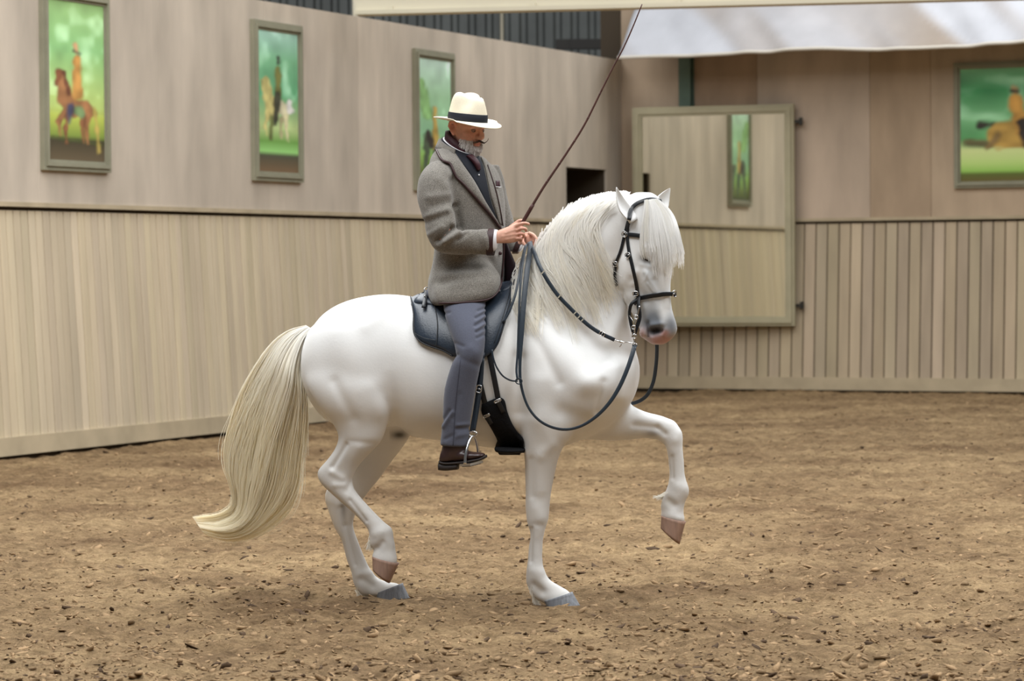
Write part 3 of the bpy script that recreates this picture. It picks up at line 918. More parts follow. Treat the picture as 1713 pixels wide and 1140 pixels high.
# head: eye socket, cheek bone, jaw, nostril, mouth
hm = (x_ > 1020).astype(float)*(lat(HS.co) < -.02)
HS.strokes([((1082, 432), (1082, 432), 9, -.012), ((1076, 421), (1092, 420), 5, .010), ((1074, 442), (1088, 446), 4, .004), ((1080, 455), (1100, 492), 4, .007), ((1060, 470), (1076, 500), 9, -.012),
            ((1048, 440), (1046, 468), 14, .010), ((1102, 520), (1108, 535), 10, .006), ((1112, 470), (1116, 510), 7, .004), ((1094, 470), (1100, 500), 5, -.006), ((1083, 540), (1090, 560), 3, -.010), ((1078, 552), (1076, 562), 7, .008),
            ((1029, 440), (1034, 484), 4, -.010), ((1040, 488), (1050, 508), 4, -.006), ((1090, 545), (1108, 543), 5, .008), ((1112, 552), (1108, 560), 4, .007), ((1084, 456), (1079, 470), 1.6, .004), ((1083, 474), (1094, 490), 1.6, .004), ((1064, 455), (1060, 475), 5, .006)], hm)
HS.strokes([((1093, 554), (1103, 553), 5.5, -.024)], hm)
HS.smooth(2, 0.4)
ev, ef = merge(EARS)
nb_ = len(HS.co)
HS = Surf(np.concatenate([HS.co, np.array(ev)]), list(HS.faces) + [tuple(i + nb_ for i in q) for q in ef])

# pigment: white coat, slate skin at muzzle and eyes, pink lips, faint grey on legs
x_, y_ = to_px(HS.co)
dl_ = lat(HS.co)
g = lambda cx, cy, rx, ry: np.exp(-(((x_-cx)/rx)**2 + ((y_-cy)/ry)**2))
coat = np.tile(np.array([[0.86, 0.86, 0.85]]), (len(x_), 1))


def blend(mask, c):
    global coat
    mask = np.clip(mask, 0, 1)[:, None]
    coat = coat*(1-mask) + np.array([c])*mask


headm = (x_ > 1040).astype(float)*(dl_ < 0.03)
blend(0.95*headm*np.clip(g(1096, 541, 27, 32)*1.25 - g(1110, 522, 9, 22)*0.7, 0, 1), lin(98, 106, 116))
blend(0.85*headm*g(1124, 546, 11, 20), lin(104, 108, 116))
blend(0.85*headm*np.clip(g(1106, 570, 24, 9)*1.3 + g(1112, 557, 7, 5), 0, 1), lin(190, 138, 130))
blend(0.8*headm*g(1074, 558, 7, 10), lin(200, 160, 152))
blend(headm*np.clip(1.5*g(1097, 554, 9, 5.5), 0, 1), lin(34, 30, 32))
blend(0.55*headm*g(1088, 470, 16, 40), lin(175, 182, 188))
blend(0.9*headm*g(1082, 432, 12, 9), lin(60, 58, 58))
blend(0.35*headm*g(1095, 505, 30, 22), lin(196, 196, 194))
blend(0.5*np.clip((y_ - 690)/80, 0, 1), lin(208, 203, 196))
blend(0.4*g(1054, 352, 8, 13)*(dl_ < -.15), lin(168, 160, 156))
blend(0.8*headm*np.exp(-((x_-1083-(y_-550)*.12)/2.0)**2)*np.clip((y_-538)/4, 0, 1)*(y_ < 564), lin(70, 58, 60))
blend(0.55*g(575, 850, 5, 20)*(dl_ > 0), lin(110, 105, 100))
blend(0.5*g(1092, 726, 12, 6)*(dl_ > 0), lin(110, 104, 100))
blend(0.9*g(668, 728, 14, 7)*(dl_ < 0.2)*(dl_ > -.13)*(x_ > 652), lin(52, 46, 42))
blend(0.30*g(900, 985, 9, 16), lin(150, 128, 92))
blend(0.30*g(616, 985, 10, 14)*(dl_ > 0), lin(150, 138, 116))
blend(0.25*g(632, 912, 9, 6), lin(160, 140, 118))
blend(0.25*g(1116, 840, 9, 9), lin(170, 160, 130))
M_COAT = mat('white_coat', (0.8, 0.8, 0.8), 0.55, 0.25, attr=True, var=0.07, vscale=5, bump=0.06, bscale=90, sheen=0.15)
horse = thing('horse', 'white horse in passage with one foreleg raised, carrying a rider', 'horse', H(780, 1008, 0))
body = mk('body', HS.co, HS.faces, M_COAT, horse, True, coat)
HB = HS.bvh()


def snap(px, py, off=0.0, dirv=None, d0=-0.9, bvh=None):
    """point on the near flank seen at (px,py), lifted by off; falls back to the sagittal plane"""
    o = H(px, py, d0)
    dv = dirv or (o - CAM).normalized()
    hit, n, _, _ = (bvh or HB).ray_cast(o, dv)
    if hit is None: return None, None
    if n.dot(dv) > 0: n = -n
    return hit + n*off, n


# ---- hooves
M_HOOF_G = mat('hoof_slate', lin(146, 149, 155), 0.6, 0.3, var=0.45, vscale=9, stretch=(9, 9, 1.0), bump=0.2, bscale=20)
M_HOOF_T = mat('hoof_tan', lin(168, 136, 118), 0.6, 0.3, var=0.40, vscale=9, stretch=(9, 9, 1.0), col2=lin(110, 92, 84), bump=0.2, bscale=20)


def hoof(tf, tb, bf, bb, d, wt, wbm, m):
    th = np.linspace(0, 2*math.pi, 28, endpoint=False)
    rings = []
    for s in np.linspace(0, 1, 8):
        A = np.array(H(tf[0] + (bf[0]-tf[0])*s, tf[1] + (bf[1]-tf[1])*s, d)); B_ = np.array(H(tb[0] + (bb[0]-tb[0])*s, tb[1] + (bb[1]-tb[1])*s, d))
        c, h = (A+B_)/2, (A-B_)/2
        cs, sn = np.cos(th), np.sin(th)
        k = 1.03 if s == 0 else 1.0
        w = wt + (wbm-wt)*s
        back = np.where(cs < -0.8, 0.84, 1.0)       # flattened heels
        rings.append(c + np.outer(cs*back*k, h) + np.outer(np.sign(sn)*np.abs(sn)**0.85*w*k, np.array(H_N)))
    # sole
    c = rings[-1].mean(0)
    rings.append(c + (rings[-1]-c)*0.85 + (rings[-2].mean(0)-c)*0.12)
    o = mk('hoof', *rings_mesh(rings), m, horse)
    return o


hoof((667, 943), (620, 930), (652, 976), (623, 951), -.142, .050, .056, M_HOOF_T)
hoof((673, 976), (627, 994), (686, 1003), (628, 1004), .122, .050, .060, M_HOOF_G)
hoof((957, 991), (907, 1007), (971, 1015), (912, 1017), -.12, .050, .060, M_HOOF_G)
hoof((1147, 873), (1103, 862), (1137, 911), (1103, 880), .12, .049, .056, M_HOOF_T)

# ---- eyes
M_EYE = mat('dark_eye', (0.012, 0.008, 0.006), 0.08, 0.6)
for (ex, ey) in ((1083, 432),):
    hp, hn = snap(ex, ey, -0.012)
    mk('eye', *ball(hp, 0.021, 12), M_EYE, horse)
    c = hp - HD_L*(-1)*0.0
    # far eye mirrored across the head's own median plane
    hc = H(1078, 432, -.105)
    k = (hp - hc).dot(HD_L)
    mk('eye', *ball(hp - HD_L*2*k, 0.021, 12), M_EYE, horse)


# ---- hair
def strands(paths, r0, r1, cols, lift=0.75):
    """many tapering flat hairs in one mesh; paths: list of (n,3)"""
    V, Fq, Cc = [], [], []
    base = 0
    rs_ = np.random.default_rng(5)
    for p, c in zip(paths, cols):
        n = len(p)
        T = np.gradient(p, axis=0); T /= np.maximum(np.linalg.norm(T, axis=1), 1e-9)[:, None]
        up = -np.array(H_N) + np.array([0, 0, lift]) + rs_.normal(0, 0.28, 3)
        u = np.cross(T, up); u /= np.maximum(np.linalg.norm(u, axis=1), 1e-9)[:, None]
        s = np.linspace(0, 1, n)
        r = (r0 + (r1-r0)*s**1.5)[:, None]
        V.append(np.stack([p - u*r, p + u*r], 1).reshape(-1, 3))
        i = np.arange(n-1)*2
        Fq.append(np.stack([i, i+1, i+3, i+2], 1) + base)
        Cc.append(np.broadcast_to(c, (n, 3)) if np.ndim(c) == 1 else np.asarray(c))
        base += n*2
    return np.concatenate(V), np.concatenate(Fq), np.repeat(np.concatenate(Cc), 2, axis=0)


def hair_obj(name, paths, r0, r1, cols, m, parent, lift=0.75):
    V, Fq, C = strands(paths, r0, r1, cols, lift)
    me = bpy.data.meshes.new(name)
    me.vertices.add(len(V)); me.vertices.foreach_set('co', V.astype(np.float32).ravel())
    me.loops.add(len(Fq)*4); me.loops.foreach_set('vertex_index', Fq.ravel().astype(np.int32))
    me.polygons.add(len(Fq)); me.polygons.foreach_set('loop_start', np.arange(0, len(Fq)*4, 4, dtype=np.int32))
    me.polygons.foreach_set('use_smooth', np.ones(len(Fq), dtype=bool))
    at = me.color_attributes.new('Col', 'FLOAT_COLOR', 'POINT')
    c4 = np.ones((len(V), 4), dtype=np.float32); c4[:, :3] = C
    at.data.foreach_set('color', c4.ravel())
    me.materials.append(m)
    me.update(calc_edges=True)
    return link(bpy.data.objects.new(name, me), parent)


def hair_mat(name, tr=0.55):
    m = mat(name, (0.8, 0.8, 0.75), 0.5, 0.3, attr=True)
    nt = m.node_tree
    b = nt.nodes['Principled BSDF']; out = nt.nodes['Material Output']
    t = nt.nodes.new('ShaderNodeBsdfTranslucent'); mx = nt.nodes.new('ShaderNodeMixShader')
    a = nt.nodes.new('ShaderNodeAttribute'); a.attribute_name = 'Col'
    nt.links.new(a.outputs['Color'], t.inputs['Color'])
    mx.inputs[0].default_value = tr
    nt.links.new(b.outputs[0], mx.inputs[1]); nt.links.new(t.outputs[0], mx.inputs[2]); nt.links.new(mx.outputs[0], out.inputs['Surface'])
    return m


M_HAIR = hair_mat('horse_hair')
rh = np.random.default_rng(77)

# tail: hairs run between two boundary curves, gathered in locks
TL_ = spline([(512, 545), (485, 553), (461, 570), (433, 608), (409, 651), (391, 698), (379, 745), (379, 785), (389, 822), (388, 848), (366, 862), (322, 866)], 60)
TR_ = spline([(524, 552), (514, 572), (507, 622), (510, 668), (506, 726), (500, 774), (497, 810), (486, 846), (458, 880), (418, 903), (380, 908), (342, 896)], 60)
paths, cols = [], []
white, cream, gold = np.array(lin(252, 251, 249)), np.array(lin(254, 248, 230)), np.array(lin(249, 235, 200))
NS = 26
for lock in range(150):
    u0 = rh.random()
    d0 = rh.normal(0, 0.05)*(0.4 + math.sin(math.pi*u0))
    ph, am = rh.random()*6.28, rh.random()*0.09
    tone = rh.random()
    end = 1.0 if rh.random() < 0.5 else rh.uniform(0.62, 1.0)
    if u0 > 0.7 and rh.random() < 0.65: end = rh.uniform(0.55, 0.85)
    nst = 36
    for k in range(nst):
        v = np.linspace(0, 1, NS)*end*(0.90 + 0.12*rh.random())
        fly = rh.normal(0, 0.06) if rh.random() < 0.12 else 0.0
        v = np.clip(v, 0, 0.999)
        sp = rh.normal(0, 0.085)*(1 - 0.45*v)
        u = u0 + sp + am*np.sin(v*5 + ph) + 0.012*np.sin(v*11 + rh.random()*6)
        u = np.clip(u, -0.03, 1.03) + fly*np.linspace(0, 1, NS)**1.5
        ix = v*59
        i0 = np.floor(ix).astype(int); fr = (ix - i0)[:, None]; i1 = np.minimum(i0+1, 59)
        Lp = TL_[i0]*(1-fr) + TL_[i1]*fr; Rp = TR_[i0]*(1-fr) + TR_[i1]*fr
        q = Lp*(1-u[:, None]) + Rp*u[:, None]
        dd = (d0 + rh.normal(0, 0.018))*np.minimum(1, v*4 + 0.15)*(1.1 - 0.5*v)
        p = np.array([H(a, b_, c) for (a, b_), c in zip(q, dd)])
        paths.append(p)
        vv = v[:, None]
        dark = 0.45*max(0, tone-0.5)/0.5 + 0.10*rh.random()
        c = white*(1-np.clip(vv*2.2, 0, 1)) + cream*np.clip(vv*2.2, 0, 1)
        c = c*(1-dark) + gold*dark
        cols.append(np.minimum(c*(0.93 + 0.1*rh.random()), 0.985))
for k in range(26):
    q0 = (509 + rh.normal(0, 1.5), 640); q1 = (511 + rh.normal(0, 2.2), rh.uniform(730, 768))
    paths.append(spline([H(*q0, -.01), H(513 + rh.normal(0, 1.5), 690, -.015), H(*q1, -.02)], NS)); cols.append(cream*0.95)
hair_obj('tail', paths, 0.0017, 0.0005, cols, M_HAIR, horse, 1.2)

# mane: locks rooted along the crest, falling down the near side of the neck
CREST = spline([(1050, 324), (1025, 325), (1000, 329), (962, 344), (932, 369), (908, 403), (890, 432), (872, 458), (862, 468)], 50)
TIPS = spline([(1034, 480), (1026, 492), (1014, 500), (990, 512), (960, 520), (935, 515), (912, 520), (890, 545), (880, 540)], 50)
BULGE = spline([(985, 375), (978, 385), (968, 395), (948, 410), (922, 430), (902, 450), (890, 470), (872, 500), (864, 505)], 50)
paths, cols = [], []
for lock in range(130):
    s = rh.random()
    i = s*49; i0 = int(i); i1 = min(i0+1, 49); fr = i-i0
    mixp = lambda A: A[i0]*(1-fr) + A[i1]*fr
    tip = mixp(TIPS) + rh.normal(0, 1, 2)*np.array([12, 18])
    bul = mixp(BULGE) + rh.normal(0, 1, 2)*np.array([9, 10])
    tip = bul + (tip-bul)*rh.uniform(0.6, 1.08)
    off0 = rh.uniform(0.006, 0.022)
    tone = rh.random()
    for k in range(16):
        rt = mixp(CREST) + rh.normal(0, 1, 2)*np.array([4, 1.5])
        t2 = tip + rh.normal(0, 1, 2)*np.array([4, 10]); b2 = bul + rh.normal(0, 1, 2)*np.array([5, 4])
        q = spline([rt, (rt*0.45 + b2*0.55) + np.array([-1, -4]), b2, (b2+t2)/2 + np.array([-2.0, 0]), t2], 16)
        pts = []
        last = None
        for m_, (a, b_) in enumerate(q):
            if m_ == 0:
                pts.append(np.array(H(a, b_ - 2, -.03 - 0.03*s))); continue
            hp, hn = snap(a, b_, off0*(0.7 + 0.5*math.sin(m_/15*3.1)) + 0.002)
            if hp is None: hp = Vector(pts[-1]) + (H(a, b_, 0) - H(*q[m_-1], 0))
            pts.append(np.array(hp))
        p = np.array(pts)
        for _ in range(2): p[1:-1] = 0.25*p[:-2] + 0.5*p[1:-1] + 0.25*p[2:]
        paths.append(p)
        dark = 0.22*max(0, tone-0.6)/0.4 + 0.05*rh.random()
        vv = np.linspace(0, 1, 16)[:, None]
        c = white*(1 - 0.35*vv) + cream*0.35*vv
        cols.append((c*(1-dark) + gold*dark)*(0.92 + 0.1*rh.random()))
hair_obj('mane', paths, 0.0024, 0.0006, cols, M_HAIR, horse)

# forelock: falls between the ears over the brow
FL_ = spline([(1072, 338), (1069, 362), (1068, 390), (1072, 420), (1080, 460)], 30)
FR_ = spline([(1104, 337), (1122, 352), (1136, 385), (1142, 420), (1141, 470)], 30)
paths, cols = [], []
for lock in range(100):
    u0 = rh.random()**0.8; d0 = rh.uniform(0.0, 0.03); end = rh.uniform(0.62, 1.0)*(1.0 if u0 < 0.7 else .86); tone = rh.random()
    if u0 < 0.22: end *= 0.8
    for k in range(18):
        u = np.clip(u0 + rh.normal(0, 0.035), 0, 1)
        v = np.linspace(0, 1, 16)*end*rh.uniform(0.88, 1.04)
        ix = np.clip(v, 0, 0.999)*29; i0 = np.floor(ix).astype(int); fr = (ix-i0)[:, None]
        Lp = FL_[i0]*(1-fr) + FL_[np.minimum(i0+1, 29)]*fr; Rp = FR_[i0]*(1-fr) + FR_[np.minimum(i0+1, 29)]*fr
        uu = (0.5 + (u-0.5)*np.clip(0.55 + v*0.6, 0, 1) + 0.01*np.sin(v*7 + lock))[:, None]
        q = Lp*(1-uu) + Rp*uu
        q[:, 1] += np.maximum(v-1, 0)*110
        pts = []
        for m_, (a, b_) in enumerate(q):
            hp, hn = snap(min(a, 1114), b_, 0.006 + d0*0.6 + 0.006*math.sin(v[m_]*3))
            if hp is None: hp = Vector(pts[-1]) + Vector((0, 0, -0.01))
            if a > 1114: hp = hp + HD_F*0.0 + Vector(((a-1114)/335, 0.35*(a-1114)/335, 0))
            pts.append(np.array(hp))
        p = np.array(pts)
        for _ in range(3): p[1:-1] = 0.25*p[:-2] + 0.5*p[1:-1] + 0.25*p[2:]
        paths.append(p)
        c = white*(0.92 + 0.1*rh.random()) if tone < 0.75 else (white*0.75 + cream*0.25)*0.93
        cols.append(c)
hair_obj('forelock', paths, 0.0022, 0.0006, cols, M_HAIR, horse)

# feathers behind the fetlocks
for (ax_, ay_, bx_, by_, d) in ((886, 985, 899, 1013, -.12), (597, 985, 606, 1001, .122), (1110, 828, 1097, 833, .12), (619, 905, 617, 919, -.142)):
    paths, cols = [], []
    for k in range(70):
        q0 = H(ax_ + rh.normal(0, 3) + 4, ay_ + rh.normal(0, 4), d + rh.normal(0, .014)); q1 = H(bx_ + rh.normal(0, 3), by_ + rh.normal(0, 2), d + rh.normal(0, .012))
        paths.append(spline([q0, q0.lerp(q1, .5) + Vector((-.004, 0, -.002)), q1], 6)); cols.append(white*0.55 + cream*0.45*rh.uniform(.6, 1))
    hair_obj('fetlock_feather', paths, 0.002, 0.0005, cols, M_HAIR, horse)

# ================================================================== SADDLE AND BRIDLE
M_LEATH = mat('navy_leather', lin(43, 53, 66), 0.38, 0.5, var=0.3, vscale=14, bump=0.12, bscale=120)
M_BLACK = mat('black_leather', lin(26, 28, 32), 0.42, 0.4, bump=0.1, bscale=120)
M_STRAP = mat('rein_leather', lin(40, 50, 60), 0.4, 0.45, bump=0.1, bscale=150)
M_STEEL = mat('bright_steel', (0.72, 0.72, 0.72), 0.22, 0.5, 1.0)
M_FLEECE = mat('black_girth_pad', (0.006, 0.006, 0.007), 0.9, 0.2, bump=0.5, bscale=80)


def free(pts, n=30):
    """free-hanging path through (px,py,lateral) points"""
    return spline([H(*p) for p in pts], n)


def snap_path(pts, n=24, off=0.006, bvh=None):
    q = spline(pts, n)
    P, N = [], []
    for (a, b_) in q:
        hp, hn = snap(a, b_, off, bvh=bvh)
        if hp is None:
            if not P: continue
            hp, hn = Vector(P[-1]) + (H(a, b_, 0) - H(*la, 0)), Vector(N[-1])
        P.append(np.array(hp)); N.append(np.array(hn)); la = (a, b_)
    P, N = np.array(P), np.array(N)
    for _ in range(2):
        P[1:-1] = 0.25*P[:-2] + 0.5*P[1:-1] + 0.25*P[2:]; N[1:-1] = 0.25*N[:-2] + 0.5*N[1:-1] + 0.25*N[2:]
    return P, N


def strap_mesh(P, N, w, t):
    P = np.asarray(P); N = np.broadcast_to(np.asarray(N, float), P.shape)
    T = np.gradient(P, axis=0); T /= np.linalg.norm(T, axis=1)[:, None]
    W = np.cross(T, N); W /= np.linalg.norm(W, axis=1)[:, None]
    Nn = np.cross(W, T)
    w = np.broadcast_to(np.asarray(w, float), (len(P),))[:, None]/2
    prof = [(-1, -.5), (-1, .3), (-.85, .5), (.85, .5), (1, .3), (1, -.5)]
    rings = [P + W*w*a + Nn*t*b_ for a, b_ in prof]
    return rings_mesh(list(np.stack(rings, 1)))


def sheet(cA, cB, nu, nv, thick, fn, bulge=0.0):
    """thick skin between two photo curves; fn(px,py)->(point, normal)"""
    A, B_ = spline(cA, nv), spline(cB, nv)
    P = np.zeros((nv, nu, 3)); N = np.zeros((nv, nu, 3)); ok = np.zeros((nv, nu), bool)
    for j in range(nv):
        for i in range(nu):
            s = i/(nu-1)
            q = A[j]*(1-s) + B_[j]*s
            hp, hn = fn(q[0], q[1])
            if hp is None: continue
            ok[j, i] = True
            P[j, i] = hp; N[j, i] = hn
    good = np.argwhere(ok)
    for j, i in np.argwhere(~ok):
        k = good[np.argmin(((good - (j, i))**2).sum(1))]
        s0, s1 = i/(nu-1), k[1]/(nu-1)
        q0 = A[j]*(1-s0) + B_[j]*s0; q1 = A[k[0]]*(1-s1) + B_[k[0]]*s1
        P[j, i] = P[k[0], k[1]] + np.array(H(*q0, 0) - H(*q1, 0)); N[j, i] = N[k[0], k[1]]
    for _ in range(4):
        P[1:-1, 1:-1] = (P[:-2, 1:-1] + P[2:, 1:-1] + P[1:-1, :-2] + P[1:-1, 2:])/4*0.5 + P[1:-1, 1:-1]*0.5
        N[1:-1, 1:-1] = (N[:-2, 1:-1] + N[2:, 1:-1] + N[1:-1, :-2] + N[1:-1, 2:])/4
    s = np.linspace(0, 1, nu)[None, :, None]; t = np.linspace(0, 1, nv)[:, None, None]
    edge = np.minimum(1, 6*np.minimum(np.minimum(s, 1-s), np.minimum(t, 1-t)))**0.5
    top = P + N*(thick*(0.45 + 0.55*edge) + bulge*np.sin(math.pi*s)*np.sin(math.pi*t))
    V = np.concatenate([P.reshape(-1, 3), top.reshape(-1, 3)])
    n = nu*nv
    g_ = grid_faces(nu, nv)
    Fc = [tuple(q[::-1]) for q in g_] + [tuple(q + n) for q in g_]
    bd = [i for i in range(nu)] + [j*nu + nu-1 for j in range(1, nv)] + [(nv-1)*nu + i for i in range(nu-2, -1, -1)] + [j*nu for j in range(nv-2, 0, -1)]
    for k in range(len(bd)):
        a, b_ = bd[k], bd[(k+1) % len(bd)]
        Fc.append((a, b_, b_+n, a+n))
    return V, Fc


def buckle(c, n, ax, w, h, r=0.0022):
    """small rectangular buckle frame with a tongue"""
    c, n, ax = Vector(c), Vector(n).normalized(), Vector(ax).normalized()
    ay = n.cross(ax).normalized()
    pts = []
    for k in range(24):
        a = 2*math.pi*k/24
        cs, sn = math.cos(a), math.sin(a)
        pts.append(c + ax*(w*math.copysign(abs(cs)**.5, cs)) + ay*(h*math.copysign(abs(sn)**.5, sn)))
    v, f = tube(pts + [pts[0]], r, 6, False)
    mb = MB(); mb.add(v, f)
    v, f = tube([c - ay*h, c + ay*h], r*.8, 6); mb.add(v, f)
    return mb


saddle = thing('saddle', 'dark navy leather saddle with girth and steel stirrup under the rider', 'saddle', H(780, 500, 0))
v, f = limb([(690, 506, 692, 526, 0, .10), (702, 495, 703, 522, 0, .155), (716, 490, 716, 522, 0, .17), (738, 497, 738, 522, 0, .175), (780, 503, 780, 524, 0, .165), (820, 492, 822, 516, 0, .145), (850, 474, 853, 506, 0, .125), (864, 467, 867, 496, 0, .10), (873, 474, 874, 492, 0, .06)], 28, 4, 2.2)
mk('seat', v, f, M_LEATH, saddle)
fl = lambda off: (lambda a, b_: snap(a, b_, off))
v, f = sheet([(686, 504), (689, 515), (693, 532), (693, 548), (695, 562), (703, 573), (720, 582), (740, 588), (760, 598)],
             [(716, 491), (735, 500), (752, 506), (768, 515), (778, 530), (784, 548), (786, 565), (786, 580), (784, 602)], 22, 30, 0.022, fl(0.010), 0.012)
rf = mk('rear_flap', v, f, M_LEATH, saddle)
v, f = sheet([(866, 472), (860, 492), (854, 514), (843, 549), (832, 579), (820, 594), (806, 601)],
             [(812, 484), (800, 500), (788, 520), (782, 550), (782, 578), (788, 592), (796, 600)], 20, 26, 0.016, fl(0.012))
ff = mk('front_flap', v, f, M_LEATH, saddle)


def piping(pts, off, r, parent, name='piping', m=None, n=40):
    P, N = snap_path(pts, n, off)
    return mk(name, *tube(P, r, 6), m or M_BLACK, parent)


piping([(686, 504), (689, 515), (693, 532), (693, 548), (695, 562), (703, 573), (720, 582), (740, 588), (760, 598)], 0.026, 0.0035, rf)
piping([(714, 497), (726, 520), (734, 545), (735, 565), (733, 584)], 0.048, 0.0024, rf, 'seam')
piping([(697, 563), (712, 571), (732, 575)], 0.044, 0.0016, rf, 'seam')
piping([(866, 472), (860, 492), (854, 514), (843, 549), (832, 579), (820, 594)], 0.024, 0.0035, ff)
piping([(861, 474), (855, 493), (849, 514), (838, 548), (827, 577)], 0.030, 0.0014, ff, 'seam')
P, N = snap_path([(709, 500), (711, 510), (710, 528)], 8, 0.055)
ks = mk('keeper_strap', *strap_mesh(P, N, 0.020, 0.006), M_BLACK, saddle)
P, N = snap_path([(706, 505), (716, 505)], 6, 0.060)
mk('dee_ring', *tube([P[0] + (P[-1]-P[0])*(0.5 - 0.5*math.cos(a)) + np.array([0, -.002, 1])*0.014*math.sin(a) for a in np.linspace(0, 6.28, 24)], 0.0022, 6, False), M_STEEL, saddle)
hp, hn = snap(839, 496, 0.032); mk('stud', *ball(hp, 0.007, 8), M_STEEL, saddle)
hp, hn = snap(709.5, 513, 0.060); mk('stud', *ball(hp, 0.004, 8), M_STEEL, saddle)

# girth
P, N = snap_path([(818, 588), (823, 615), (829, 645), (834, 672)], 14, 0.010); mk('billet_strap', *strap_mesh(P, N, 0.026, 0.006), M_BLACK, saddle)
P, N = snap_path([(797, 596), (803, 640), (809, 665), (815, 692)], 14, 0.010); mk('billet_strap', *strap_mesh(P, N, 0.026, 0.006), M_BLACK, saddle)
v, f = sheet([(806, 676), (806, 690), (815, 704), (826, 722), (832, 735), (829, 746), (836, 757)],
             [(834, 664), (843, 668), (849, 690), (858, 710), (868, 724), (877, 734), (877, 757)], 14, 26, 0.018, fl(0.006), 0.010)
gp = mk('girth', v, f, M_FLEECE, saddle)
v, f = limb([(829, 748, 832, 757, -.20, .05), (845, 748, 845, 759, -.16, .10), (862, 748, 862, 759, -.12, .14), (884, 748, 882, 757, -.08, .15)], 20, 4); mk('girth_pad', v, f, M_FLEECE, saddle)
for (bx, by, ex, ey) in ((832, 668, 842, 686), (814, 691, 822, 704)):
    hp, hn = snap(bx, by, 0.036); h2, _ = snap(ex, ey, 0.036)
    buckle(hp, hn, h2-hp, 0.006, 0.017).build('buckle', M_STEEL, saddle, True)
    P, N = snap_path([(bx, by), ((bx+ex)/2, (by+ey)/2), (ex, ey)], 8, 0.034); mk('girth_tab', *strap_mesh(P, N, 0.022, 0.005), M_BLACK, saddle)

# stirrup leather and iron
q = free([(806, 590, -.335), (803, 640, -.345), (796, 690, -.355), (790, 724, -.365)], 20)
sl = mk('stirrup_leather', *strap_mesh(q, -np.array(H_N), 0.028, 0.006), M_LEATH, saddle)
q = free([(808, 600, -.352), (802, 650, -.36), (797, 690, -.366), (793, 722, -.372)], 20)
mk('leather_edge', *strap_mesh(q, -np.array(H_N), 0.012, 0.004), M_STEEL if False else M_STRAP, sl)
buckle(H(801, 651, -.365), -H_N, H(801, 651, 0)-H(803, 640, 0), 0.018, 0.012, 0.0025).build('buckle', M_STEEL, saddle, True)
E1, E2, TP = H(778, 777, -.43), H(799, 772, -.315), H(791, 731, -.37)

arch = spline([E1, E1.lerp(TP, .45) + Vector((-.012, -.018, .0)), E1.lerp(TP, .85) + Vector((-.008, -.012, .008)), TP + Vector((0, 0, .004)), E2.lerp(TP, .85) + Vector((.008, .012, .008)), E2.lerp(TP, .45) + Vector((.012, .018, .0)), E2], 40)
rad = 0.0065 + 0.0025*np.abs(np.linspace(-1, 1, 40))**2
st = mk('stirrup', *tube(arch, rad, 10), M_STEEL, saddle)
eye_pts = [TP + Vector((0.020*math.cos(a), -.006*math.cos(a), 0.014 + 0.012*math.sin(a))) for a in np.linspace(0, 2*math.pi, 24)]
mk('stirrup_eye', *tube(eye_pts, 0.004, 8, False), M_STEEL, st)
tr = MB(); cdir = (E2-E1); fd = Vector((0.93, -0.36, 0.08)).normalized()
tr.box((E1+E2)/2 + Vector((0, 0, -.004)), cdir*0.5, fd*0.028, Vector((0, 0, .006)))
mk('tread', tr.v, tr.f, M_STEEL, st, False)
for k in range(5):
    g_ = MB(); g_.box((E1+E2)/2 + cdir*(-.36 + .18*k) + Vector((0, 0, -.011)), cdir*0.05, fd*0.022, Vector((0, 0, .003))); mk('tread_rib', g_.v, g_.f, M_BLACK, st, False)

# ---- bridle
bridle = thing('bridle', 'dark leather double bridle with silver buckles on the white horse', 'bridle', H(1070, 450, -.12))


def hstrap(name, pts, w=0.017, off=0.006, n=26, parent=None, m=None):
    P, N = snap_path(pts, n, off)
    return mk(name, *strap_mesh(P, N, w, 0.005), m or M_BLACK, parent or bridle)


def hbuckle(px, py, qx, qy, w=0.011, h=0.013, off=0.012):
    hp, hn = snap(px, py, off); h2, _ = snap(qx, qy, off)
    buckle(hp, hn, h2-hp, w, h, 0.0026).build('buckle', M_STEEL, bridle, True)
    mk('buckle_pad', *ball(hp - hn*0.003, 0.011, 8, (0.9, 0.5, 1.1)), M_BLACK, bridle)


hstrap('cheek_strap', [(1053, 366), (1050, 392), (1053, 420), (1057, 440), (1063, 465), (1067, 490), (1069, 505)])
hstrap('throat_lash', [(1052, 366), (1045, 395), (1039, 420), (1031, 440), (1027, 462), (1031, 478)], 0.014)
hstrap('crown_strap', [(1052, 368), (1056, 352), (1066, 342), (1078, 337), (1092, 335), (1104, 338)], 0.020, 0.010)
hstrap('browband', [(1044, 391), (1054, 393), (1064, 394), (1080, 396), (1100, 396), (1116, 393)], 0.021, 0.008)
hstrap('noseband', [(1062, 508), (1068, 500), (1080, 497), (1098, 493.5), (1112, 492), (1121, 492), (1127, 493)], 0.021, 0.009)
P, N = snap_path([(1117, 492), (1121, 492)], 6, 0.012)
c_ = P[-1] + np.array(HD_F)*0.012
buckle(c_, HD_F, Vector((0, 0, 1)), 0.015, 0.013, 0.003).build('buckle', M_STEEL, bridle, True)
q = [np.array(snap(1068, 501, 0.01)[0]), np.array(H(1057, 508, -.20)), np.array(H(1053, 522, -.19)), np.array(H(1055, 540, -.19)), np.array(H(1059, 556, -.19))]
mk('chin_strap', *tube(spline(q, 20), 0.0085, 8), M_BLACK, bridle)
q = [np.array(snap(1070, 496, 0.012)[0]), np.array(H(1068, 512, -.215)), np.array(H(1070, 530, -.215)), np.array(H(1065, 548, -.215)), np.array(H(1060, 562, -.212))]
mk('lip_strap', *strap_mesh(spline(q, 20), -np.array(HD_L), 0.02, 0.006), M_BLACK, bridle)
hp, hn = snap(1046, 392, 0.014)
